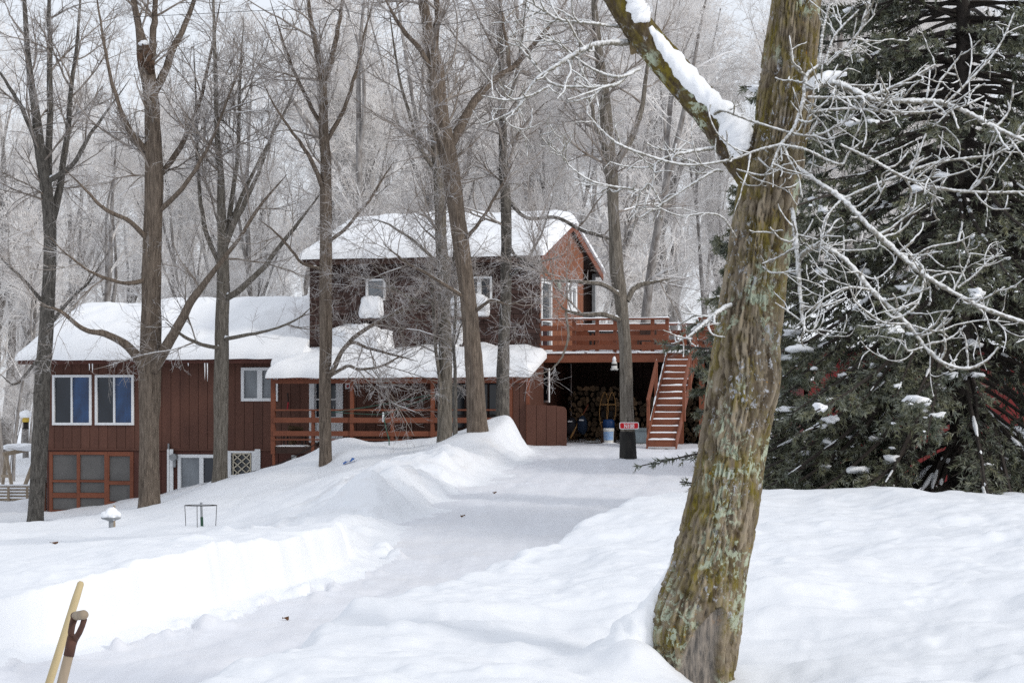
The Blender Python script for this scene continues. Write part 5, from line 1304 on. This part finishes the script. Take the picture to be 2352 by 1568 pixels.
# ------------------------------------------------------------------ spruces
m_need, nt, b = new_mat('spruce_needles')
v_ = coords(nt); n_ = noise(nt, v_, 2.2, 4); n2_ = noise(nt, v_, 9, 4)
c_ = mixc(nt, ramp(nt, n_, [(.35,0),(.65,1)]), (.085,.100,.068), (.165,.162,.092)); c_ = mixc(nt, ramp(nt, n2_, [(.45,0),(.70,.65)]), c_, (.36,.38,.36))
nt.links.new(c_, b.inputs['Base Color']); b.inputs['Roughness'].default_value = .7; b.inputs['Specular IOR Level'].default_value = .2
m_sb = simple('spruce_bark', (.05,.040,.034), (.03,.025,.022), 9)
def spruce_snow(g, B, R):
    S = np.array([spline(np.c_[a, r], 26) for a, r in zip(B, R)]); keep = g.random(len(S)) < .6; S = S[keep]
    s = np.arange(26)[None]*1.1 + g.uniform(0, 200, (len(S),1)); on = np.clip(vnoise(s, s*0+2)*2.2+.15, 0, 1)*g.uniform(.5,1.2,(len(S),26))
    on[:,:4] = 0; on[:,-1] = 0
    r = S[...,3]*1.0*on+.0004; c = S[...,:3]+np.array([0,0,1.])*(S[...,3]*.9*np.clip(on*2,0,1)-.01)[...,None]
    return tubes(c, r, 5)
def spruce(name, label, base, H, Lmax, r0, seed, whorl=.30, per=6, sec=26, dens=1.0, az=(0,6.283), hmin=.4, droop=.35, n_snow=140, pw=.75, nlen=.085, snow_r=(.05,.22), boost=None):
    g = np.random.default_rng(seed); t = empty(name, base); tag(t, label, 'spruce tree')
    TR = np.array([[(.05*math.sin(k*.7), .05*math.cos(k*.9), H*k/20) for k in range(21)]]); RR = np.linspace(r0, .02, 21)[None]
    p, d, L = [], [], []
    h = hmin
    while h < H-.3:
        for j in range(per):
            a = g.uniform(*az); ln = Lmax*(1-h/H)**pw*g.uniform(.7,1.05)
            hh = h+g.uniform(-.12,.12); el = np.interp(hh/H, [0,.3,.8,1], [-.30,-.12,.35,.9])
            p.append((0,0,hh)); d.append((math.cos(a), math.sin(a), el)); L.append(ln)
        h += whorl
    if boost:
        for (a, hh, ln, el) in boost: p.append((0,0,hh)); d.append((math.cos(a), math.sin(a), el)); L.append(ln)
    p, d, L = np.array(p, float), np.array(d, float), np.array(L, float); N = len(p)
    K = 12; B = np.empty((N,K,3)); B[:,0] = p; dd = norm(d)
    for k in range(1, K):
        dd = norm(dd + g.normal(size=(N,3))*.05 + np.array([0,0,1.])*(-.10*droop*4 if k < 6 else .09)*(1-p[:,2:3]/H))
        B[:,k] = B[:,k-1]+dd*(L/(K-1))[:,None]
    R = np.clip(.008+L*.010, .01, .05)[:,None]*np.linspace(1,.2,K)
    # side shoots in the plane of the branch, hanging a little
    n = int(N*sec); i = g.choice(N, n, p=L/L.sum()); tt = g.uniform(.16,1,n)**.8; s = tt*(K-1); k = np.minimum(s.astype(int), K-2); f = (s-k)[:,None]
    q = B[i,k]*(1-f)+B[i,k+1]*f; T = norm(B[i,k+1]-B[i,k]); side = norm(np.cross(T, np.array([0,0,1.])))*g.choice([-1,1],n)[:,None]
    dr = norm(T*.75+side*g.uniform(.3,1,n)[:,None]+np.array([0,0,1.])*g.uniform(-.55,.1,n)[:,None]); ln = (.16+.20*L[i]*(1-tt)*.9)*g.uniform(.6,1.25,n); ln = np.clip(ln, .12, .75)
    S1, SR1 = grow(g, q, dr, ln, np.full(n,.006), 3, .10, -.03, .5)
    m = n*2; i2 = g.integers(0, n, m); t2 = g.uniform(.15,1,m)*2; k2 = np.minimum(t2.astype(int),1); f2 = (t2-k2)[:,None]
    q2 = S1[i2,k2]*(1-f2)+S1[i2,k2+1]*f2; T2 = norm(S1[i2,k2+1]-S1[i2,k2]); d2 = norm(T2+norm(np.cross(T2, g.normal(size=(m,3))))*.8+np.array([0,0,-.25]))
    S2, SR2 = grow(g, q2, d2, g.uniform(.05,.17,m), np.full(m,.004), 3, .06, -.02, .6)
    v, f = join([tubes(TR, RR, 12)]); link('trunk', np_mesh('trunk', v, f, m_sb), t)
    vb, fb = join([tubes(B, R, 5), tubes(S1, SR1, 3)])
    # needles: slim blades all along the shoots
    def blades(S, cnt):
        N_, K_, _ = S.shape; m_ = int(N_*cnt); i = g.integers(0,N_,m_); t_ = g.uniform(0,1,m_)*(K_-1); k = np.minimum(t_.astype(int),K_-2); f = (t_-k)[:,None]
        q = S[i,k]*(1-f)+S[i,k+1]*f; T = norm(S[i,k+1]-S[i,k]); o = norm(np.cross(T, g.normal(size=(m_,3)))); di = norm(T*.9+o*.8)
        w_ = norm(np.cross(di, g.normal(size=(m_,3))))*(nlen*.13); ln = g.uniform(.7,1.2,m_)[:,None]*nlen
        V = np.stack([q-w_, q+w_, q+di*ln], 1).reshape(-1,3); return V, np.arange(len(V)).reshape(-1,3)
    v, f = join([blades(S1, 14*dens), blades(S2, 9*dens)]); me = np_mesh('crown', np.concatenate([vb, v]), [fb[0], f[0]+len(vb)], m_sb, False); me.materials.append(m_need)
    mi = np.zeros(len(me.polygons), np.int32); mi[len(fb[0]):] = 1; me.polygons.foreach_set('material_index', mi); link('crown', me, t)
    # snow: thin strips on the boughs and pillows on the sprays
    parts = [snow_on(g, np.repeat(B,3,1)[:,:,:]*1.0, np.repeat(R,3,1), .9, .5, .9, 5, 1.0) if False else spruce_snow(g, B, R)]
    V = []; Fc = []; o = 0
    for c in range(n_snow):
        j = g.integers(0, n); 
        if S1[j,1,2] < .6 or tt[j] < .45 or S1[j,1,1] > .3: continue
        rr = snow_r[0]+(snow_r[1]-snow_r[0])*g.random()**2.6; vv, ff = lump(tuple(S1[j,1]+np.array([0,0,.02])), (rr*g.uniform(.8,1.5), rr*g.uniform(.8,1.4), rr*.55), c, 2.0, .6, 2); V.append(vv); Fc.append(ff+o); o += len(vv)
    if V:
        v2, f2 = parts[0]; me = np_mesh('snow_cover', np.concatenate([v2]+V), [f2, np.concatenate(Fc)+len(v2)], M['tsnow']); link('snow_cover', me, t)
    return t
sy = 36.0; sb = P(2205, 1180, sy); sb.z = gz(sb.x, sb.y)-.1
L_ = math.pi
spruce('spruce_tree', 'big dark snow-dusted spruce in front of the red building', sb, 13.0, 6.0, .22, 41, .22, 8, 27, 1.0, pw=.8, n_snow=1500, snow_r=(.02,.12), boost=[(L_+random.uniform(-.5,.55), hq, 4.5-.28*hq+random.uniform(-.3,.3), -.25) for hq in np.arange(.8,8.5,.16)]+[(random.uniform(-.9,.6), hq, 3.4-.2*hq, -.2) for hq in np.arange(.6,7,.2)]+[(L_+.15,3.2,4.6,-.35),(L_-.1,2.6,4.7,-.30),(L_+.3,3.8,4.4,-.3),(L_+.05,2.0,4.6,-.15),(L_+.25,1.4,4.4,-.05),(L_-.2,4.4,4.4,-.25),(L_-.3,1.8,4.2,-.1),(L_+.5,2.6,4.2,-.25),(L_+.1,5.0,4.3,-.2)])
yb = P(1752, 1100, 43); yb.z = gz(yb.x, yb.y)-.1
spruce('young_spruce', 'slender young spruce half hidden behind the mossy foreground trunk', yb, 6.6, 1.6, .09, 43, .21, 7, 19, 1.0, hmin=.25, n_snow=120, pw=.55, snow_r=(.04,.14))
# ------------------------------------------------------------------ red building behind the spruce
RY = 52.0; rp = P(1845, 1165, RY); ru1 = P(2700,1165,RY).x - rp.x
barn = empty('red_building', (rp.x, RY, -2.0), 0); tag(barn, 'low red boarded building behind the big spruce', 'building')
MB().box(.02, ru1, .0, .1, 0, 3.4).build('wall', simple('red_backing',(.08,.01,.01)), barn)
nbd = int(ru1/.28); bwid = ru1/nbd
door_u = P(2292,0,RY).x-rp.x
for k in range(nbd):
    a, b = k*bwid+.008, (k+1)*bwid-.008
    if b > door_u and a < door_u+1.0: MB().box(a, b, -.03, -.002, 1.75, 3.4).build('board', M['red'], barn)
    else: MB().box(a, b, -.03, -.002, 0, 3.4).build('board', M['red'], barn)
MB().box(door_u, door_u+1.05, -.025, -.003, 0, 1.74).build('pale_panel', simple('grey_panel',(.42,.44,.47),(.3,.32,.35),3), barn)
MB().box(0,.1,-.03,6,0,3.4).build('side_wall', M['red'], barn)
br = MB(); br.hexa([(-.4,-.5,3.3),(ru1,-.5,3.3),(ru1,3,4.6),(-.4,3,4.6),(-.4,-.5,3.42),(ru1,-.5,3.42),(ru1,3,4.72),(-.4,3,4.72)]); br.hexa([(-.4,3.002,4.6),(ru1,3.002,4.6),(ru1,6.5,3.3),(-.4,6.5,3.3),(-.4,3.002,4.72),(ru1,3.002,4.72),(ru1,6.5,3.42),(-.4,6.5,3.42)])
bro = br.build('roof', M['dwood'], barn)
snow_blanket('snow_cover', -.45, ru1, -.55, 6.5, lambda U,V: 3.43+(3.5-np.abs(V-3))*1.3/3.5, .35, bro, .6, 50, 30)

# ------------------------------------------------------------------ the number sign on the maple
sg = P(1445, 985, 57.6); sg = empty('number_sign', P(1445, 977.2, 57.60)); tag(sg, 'small red number sign with white border on the driveway maple', 'sign')
sw, sh_ = 44.5/FP*57.7, 15.8/FP*57.7
def rrect(w, h, r, n=6):
    out = []
    for cx_, cy_, a0 in ((w/2-r,h/2-r,0),(-w/2+r,h/2-r,90),(-w/2+r,-h/2+r,180),(w/2-r,-h/2+r,270)):
        for k in range(n+1): t = math.radians(a0+90*k/n); out.append((cx_+r*math.cos(t), cy_+r*math.sin(t)))
    return out
m_wh = simple('sign_white',(.80,.80,.80),(.76,.76,.76),4,bmp=0); m_rd = simple('sign_red',(.56,.004,.012),(.50,.003,.01),4,rough=.4,bmp=0)
MB().prism(rrect(sw, sh_, .035), 1, -.012, 0).build('border', m_wh, sg)
MB().prism(rrect(sw-.036, sh_-.034, .025), 1, -.016, -.0125).build('face', m_rd, sg)
def text(body, size, loc, mat, parent, name='lettering', sx=1.0, ext=.002):
    cu_ = bpy.data.curves.new(name, 'FONT'); cu_.body = body; cu_.size = size; cu_.align_x = 'CENTER'; cu_.align_y = 'CENTER'; cu_.extrude = ext; cu_.offset = size*.022
    tmp = bpy.data.objects.new(name, cu_); COL.objects.link(tmp); dg = bpy.context.evaluated_depsgraph_get(); me = bpy.data.meshes.new_from_object(tmp.evaluated_get(dg)); bpy.data.objects.remove(tmp)
    me.materials.clear(); me.materials.append(mat); o = link(name, me, parent, loc); o.rotation_euler = (math.radians(90),0,0); o.scale = (sx,1,1); return o
text('N100', .125, (0,-.019,-.016), m_wh, sg, sx=.85)
for k, (a, b_) in enumerate(((-.135,-.065),(-.05,.03),(.045,.135))): MB().box(a, b_, -.0185, -.0162, .046, .055).build('small_line', m_wh, sg)

# ------------------------------------------------------------------ two long handles in the foreground snow
HYD = 12.0
m_y = simple('pale_handle_wood',(.52,.42,.24),(.42,.33,.18),14,(1,1,.1),.55,.2); m_w2 = simple('weathered_shaft',(.36,.29,.21),(.24,.19,.14),14,(1,1,.1),.75,.4); m_rust = simple('rusted_socket',(.11,.05,.033),(.06,.032,.025),12,rough=.75)
p0, p1 = P(187,1334,HYD), P(52,1760,HYD-.12); gb = P(52,1760,HYD-.12); base = Vector((gb.x, gb.y, gz(gb.x, gb.y)-.15))
d = (p1-p0).normalized(); ends = p0 + d*((base.z-p0.z)/d.z)
pole = empty('wooden_pole_handle', ends); tag(pole, 'pale yellow wooden tool handle leaning in the snow, the taller of two', 'tool handle')
r_ = 9.2/FP*HYD; L = (p0-ends); n = 30
pts = [L*(k/n) for k in range(n+1)]; rs = [r_]*(n-1)+[r_*.86, r_*.45]
pts[-2] = L*.992; MB().tube(pts, rs, 20).build('shaft', m_y, pole, smooth=True)
# shovel with D-grip
S0, S1 = P(142,1568,HYD-.25), P(158,1505,HYD-.25); dirv = (S1-S0).normalized(); sb0 = S0 + dirv*(-1.2)
zb = gz(sb0.x, sb0.y)-.12; k = (S1.z-zb)/dirv.z; bpt = S1-dirv*k
shv = empty('shovel', bpt); tag(shv, 'old shovel with rusted D-grip handle standing in the foreground snow', 'shovel')
def SP_(x, y, dY=-.25): return P(x, y, HYD+dY)-bpt
px_ = lambda w_: w_/FP*HYD/2
ms = MB(); ms.tube([Vector((0,0,0)), SP_(142,1568), SP_(158,1503)], [px_(24), px_(23), px_(22)], 20); ms.build('shaft', m_w2, shv, smooth=True)
ms = MB(); ms.tube([SP_(157.8,1505), SP_(163,1480), SP_(168,1462)], [px_(24), px_(24), px_(26)], 18)
ms.tube([SP_(166,1470,-.25), SP_(163,1452,-.22), SP_(166,1434,-.20), SP_(171,1418,-.19)], [px_(15), px_(15), px_(15), px_(17)], 12)
ms.tube([SP_(171,1470,-.25), SP_(182,1452,-.30), SP_(189,1436,-.33), SP_(194,1420,-.34)], [px_(15), px_(14), px_(13), px_(13)], 12)
ms.build('grip_fork', m_rust, shv, smooth=True)
MB().tube([SP_(173,1414,-.175), SP_(175,1413.5,-.19), SP_(192,1411,-.36), SP_(195,1411,-.375)], [px_(18), px_(21), px_(22), px_(18)], 20).build('grip', m_w2, shv, smooth=True)
MB().tube([SP_(171.5,1414.5,-.165), SP_(173.2,1414,-.176)], [px_(20), px_(21)], 18).build('grip_cap', m_rust, shv, smooth=True)

# ------------------------------------------------------------------ garden things on the left
cg = P(461, 1198, 49); cg = Vector((cg.x, cg.y, gz(cg.x, cg.y)-.1)); cage = empty('wire_cage', cg); tag(cage, 'round wire plant cage half buried in snow', 'plant cage')
rc = 36/FP*50; zt = .52
ring = [(rc*math.cos(t), rc*math.sin(t)*.9, zt) for t in np.linspace(0, 2*math.pi, 33)]
MB().tube(ring, .008, 5).build('hoop', M['dark'], cage)
for t in (.2, 1.6, 3.1, 4.6): MB().tube([(rc*math.cos(t), rc*.9*math.sin(t), zt),(rc*.92*math.cos(t), rc*.85*math.sin(t), 0)], .007, 5).build('wire', M['dark'], cage)
MB().tube([(.03,0,0),(.02,0,zt*.55)], .03, 8).build('stake', simple('green_stake',(.03,.08,.05)), cage); MB().tube([(.02,0,zt*.55),(.01,0,zt+.06)], .025, 8).build('stake_top', M['grey'], cage)
bb = P(255, 1203, 52); bb = Vector((bb.x, bb.y, gz(bb.x, bb.y)-.1)); bath = empty('bird_bath', bb); tag(bath, 'small bird bath wearing a thick cap of snow', 'bird bath')
zt = P(255,1190,52).z-bb.z
MB().tube([(0,0,0),(0,0,zt-.03)], .05, 10).build('stem', M['grey'], bath); MB().lathe([(.05,zt-.06),(.2,zt-.01),(.22,zt+.02),(.2,zt+.03)], n=20).build('bowl', M['grey'], bath, smooth=True)
snow_lump('snow_cover', (0,0,zt+.07), (.21,.21,.12), bath, 3, 2.2, .12); snow_lump('snow_cover', (.02,0,zt+.15), (.13,.13,.09), bath, 5, 2.2, .12)
st_ = P(262,1200,53); st_ = Vector((st_.x, st_.y, gz(st_.x, st_.y)-.1)); tag(MB().tube([(0,0,0),(0,0,P(262,1160,53).z-st_.z)], .03, 8).build('garden_stake', m_w2, None, st_), 'short wooden stake sticking up behind the snow-capped bird bath', 'stake')
# swing frame
sfY = 84.0; gzl = gz(P(30,1100,sfY).x, sfY); sf = empty('swing_frame', P(35,1040,sfY)); sf.location.z = gzl-.1; tag(sf, 'snow-topped wooden swing frame left of the house', 'swing frame')
zt = P(35,1043,sfY).z-sf.location.z
def sx_(x): return P(x,0,sfY).x-sf.location.x
MB().bar((sx_(8),0,zt),(sx_(80),1.2,zt+.25),.11,.14).build('beam', m_w2, sf)
snow_lump('snow_cover', ((sx_(8)+sx_(80))/2,.6,zt+.24), ((sx_(80)-sx_(8))/2+.1,.35,.13), sf, 4, 3, .12)
for (xa, xb, ya, yb) in ((14,40,0,-.6),(14,-8,0,.8),(70,44,1.0,.3),(70,92,1.0,1.6)): MB().bar((sx_(xa),ya,zt-.05),(sx_(xb),yb,0),.10,.10).build('leg', m_w2, sf)
MB().bar((sx_(4),.0,zt-.75),(sx_(30),-.3,zt-.75),.08,.1).build('brace', m_w2, sf)
# bird feeder on the left
fd = P(59, 985, 68.5); feed = empty('bird_feeder', fd); tag(feed, 'yellow tube bird feeder with snow cap hanging by the left trunk', 'bird feeder')
s_ = 68.5/FP
MB().lathe([(.09,0),(.10,.02),(.07,.04),(.07,16*s_)], n=14).build('tube', M['dark'], feed, smooth=True); MB().lathe([(.095,16*s_),(.10,18*s_),(.095,27*s_)], n=14).build('band', simple('yellow_plastic',(.55,.38,.06)), feed, smooth=True)
snow_lump('snow_cover', (0,0,34*s_), (.17,.17,.12), feed, 3, 2, .1); MB().tube([(0,0,38*s_),(.05,.0,80*s_),(.35,.6,88*s_)], .006, 5).build('hanger', M['dark'], feed)
# stacked pickets in the snow behind
fl_ = P(20,1172,80); fl_.z = gz(fl_.x, fl_.y)-.1; fence = empty('picket_stack', fl_); tag(fence, 'low rack of snowy rails at the far left border', 'rack')
for k in range(5):
    o = MB().box(-1.0,.75,-.03,.03,0,.07).build('rail', m_w2, fence, (0, .12*k, .12+k*.10)); MB().box(-1.0,.75,-.04,.04,.071,.12).build('snow_cover', M['tsnow'], fence, (0,.12*k,.12+k*.10))
for x in (-.85,.0,.62): MB().box(x-.04,x+.04,-.06,-.032,0,.6).build('post', m_w2, fence)
# clothesline rope, hose hanging from the rail, blue tarp, logs on the porch, bucket tools
def rope(name, pts, r, mat, label, cat):
    w = [P(*p) for p in pts]; o0 = w[0].copy(); s = spline([tuple(p-o0) for p in w], 24); o = MB().tube([tuple(a) for a in s], r, 5).build(name, mat, None, o0, smooth=True); tag(o, label, cat); return o
m_gr = simple('green_rope',(.03,.10,.07))
rope('clothesline', [(1010,904,63.6),(960,912,63.9),(880,928,64.4),(762,947,65)], .010, m_gr, 'thin green line from the grey maple to the trunk by the door', 'rope')
rope('clothesline', [(1010,905,63.6),(940,930,64.4),(884,950,65.4),(810,949,65.2),(762,946,65)], .010, m_gr, 'thin green line that dips to the porch rail and back', 'rope')
rope('hose', [(881,946,66),(883,965,65.9),(888,990,65.8),(893,1008,65.6),(894,1024,65.5)], .016, m_gr, 'green rope hanging down over the porch rail', 'rope')
hk = P(880,950,65.95); tag(MB().tube([(0,0,-.22),(0,0,.04)], .03, 6).build('rail_float', M['white'], None, hk), 'pale float tied on the rope at the porch rail', 'float')
tp = P(800,1046,63.5); tz = gz(tp.x, tp.y); n = 14; a = np.linspace(-.14,.16,n); b2 = np.linspace(-.04,.10,6); A2, B2_ = np.meshgrid(a, b2, indexing='ij')
Z2 = np.vectorize(lambda x, y: gz(tp.x+x, tp.y+y))(A2, B2_*2)-tz+.05+fbm(A2*9, B2_*9+3, 3)*.05; I = np.arange(A2.size).reshape(A2.shape)
tag(link('blue_tarp', np_mesh('blue_tarp', np.stack([A2, B2_*2, Z2], -1).reshape(-1,3), [np.stack([I[:-1,:-1], I[1:,:-1], I[1:,1:], I[:-1,1:]], -1).reshape(-1,4)], simple('blue_plastic_sheet',(.01,.11,.42),rough=.35)), None, (tp.x, tp.y, tz)), 'bright blue scrap of tarp poking out of the snowbank', 'tarp')
for k, (x, y, ln, rz, lb_) in enumerate(((678,986,.44,.5,'split firewood piece lying high on the porch rack'),(672,1004,.3,1.4,'round log end lying on the snowy porch floor'))):
    a, z0 = hp(x, y, -1.5); o = MB().tube([(-ln/2,0,0),(ln/2,0,.06)], [.075,.07], 9).build('porch_log', m_end, None, hw(a, -1.5, z0 if k == 0 else ZF+.02)); o.rotation_euler = (0, .25 if k == 0 else 0, -HA+rz); tag(o, lb_, 'log')
a, z0 = hp(676, 991, -1.5); rk = empty('wood_rack', hw(a, -1.45, ZF-.06), -HA); tag(rk, 'dark metal rack for wood on the porch', 'rack')
MB().box(-.30,.30,-.2,.2,z0-ZF+.0,z0-ZF+.03).build('shelf', M['dark'], rk)
for x in (-.28,.28):
    for y in (-.17,.17): MB().box(x-.015,x+.015,y-.015,y+.015,0,z0-ZF-.001).build('leg', M['dark'], rk)
a, z0 = hp(661, 925, -.2); tl = empty('snow_brush', hw(a, -.15, z0-.2), -HA); tag(tl, 'red-handled brush hanging on the porch wall', 'brush')
MB().bar((-.03,0,.0),(.0,0,.22),.04,.04).build('handle', simple('red_plastic',(.35,.02,.03)), tl); MB().bar((.0,0,.221),(-.02,0,.5),.03,.03).build('shaft', M['dark'], tl)
a, z0 = hp(801, 885, -.1); bh = empty('bird_house', hw(a, -.12, z0-.1), -HA); tag(bh, 'small white bird house on the porch wall beside the door', 'bird house')
MB().box(-.08,.08,-.08,.08,0,.16).build('body', M['white'], bh); MB().prism([(-.11,.161),(.11,.161),(0,.26)], 1, -.1, .1).build('roof', simple('bird_house_roof',(.35,.1,.1)), bh); MB().tube([(0,-.081,.08),(0,-.086,.08)], .045, 10).build('opening', simple('red_disc',(.4,.03,.04)), bh)
a, z0 = hp(675, 1066, -2.3); vp = empty('vent_pipe', hw(a, -2.3, -2.2), -HA); tag(vp, 'short grey pipe standing in the snow below the porch', 'pipe'); zt = hp(675,1045,-2.3)[1]+2.2
MB().tube([(0,0,0),(0,0,zt-.1)], .04, 10).build('pipe', M['grey'], vp); MB().box(-.06,.06,-.05,.05,zt-.16,zt).build('cap', M['grey'], vp)
rope('cable', [(737,1012,68.5),(690,1040,69),(630,1068,69.6),(560,1088,70.4)], .014, M['dark'], 'black cable sagging across the basement wall', 'cable')
rope('overhead_wire', [(300,40,60),(722,21,60),(850,37,60),(983,56,60),(1090,45,60),(1300,-20,60)], .007, M['dark'], 'thin dark wire sagging between the treetops', 'wire')
# dead leaves on the snow
m_lf = simple('dead_leaf',(.16,.075,.03),(.10,.05,.025),30)
for k, (x, y, Y, s, lb_) in enumerate(((656,1417,25.6,.035,'curled brown leaf lying on the near packed driveway'),(124,1228,40,.07,'brown leaf lying on the far left snowfield'),(1136,1135,47,.04,'small brown leaf on the driveway near the dirty bank'),(1063,1185,41,.04,'small brown leaf on the driveway below the dirty bank'))):
    X = (x-HX)/FP*Y; z = gz(X, Y); w = MB(); n = 7
    for i in range(n):
        t = i/(n-1)*2-1; wv = s*.5*math.cos(t*1.45); w.v += [(t*s, -wv, .02+.02*t*t), (t*s, wv*.2, .012+.012*math.sin(k+i)), (t*s, wv, .035+.01*t)]
    for i in range(n-1):
        for j in (0,1): w.f.append((i*3+j, i*3+3+j, i*3+4+j, i*3+1+j))
    tag(w.build('leaf', m_lf, None, (X, Y, z)), lb_, 'leaf')
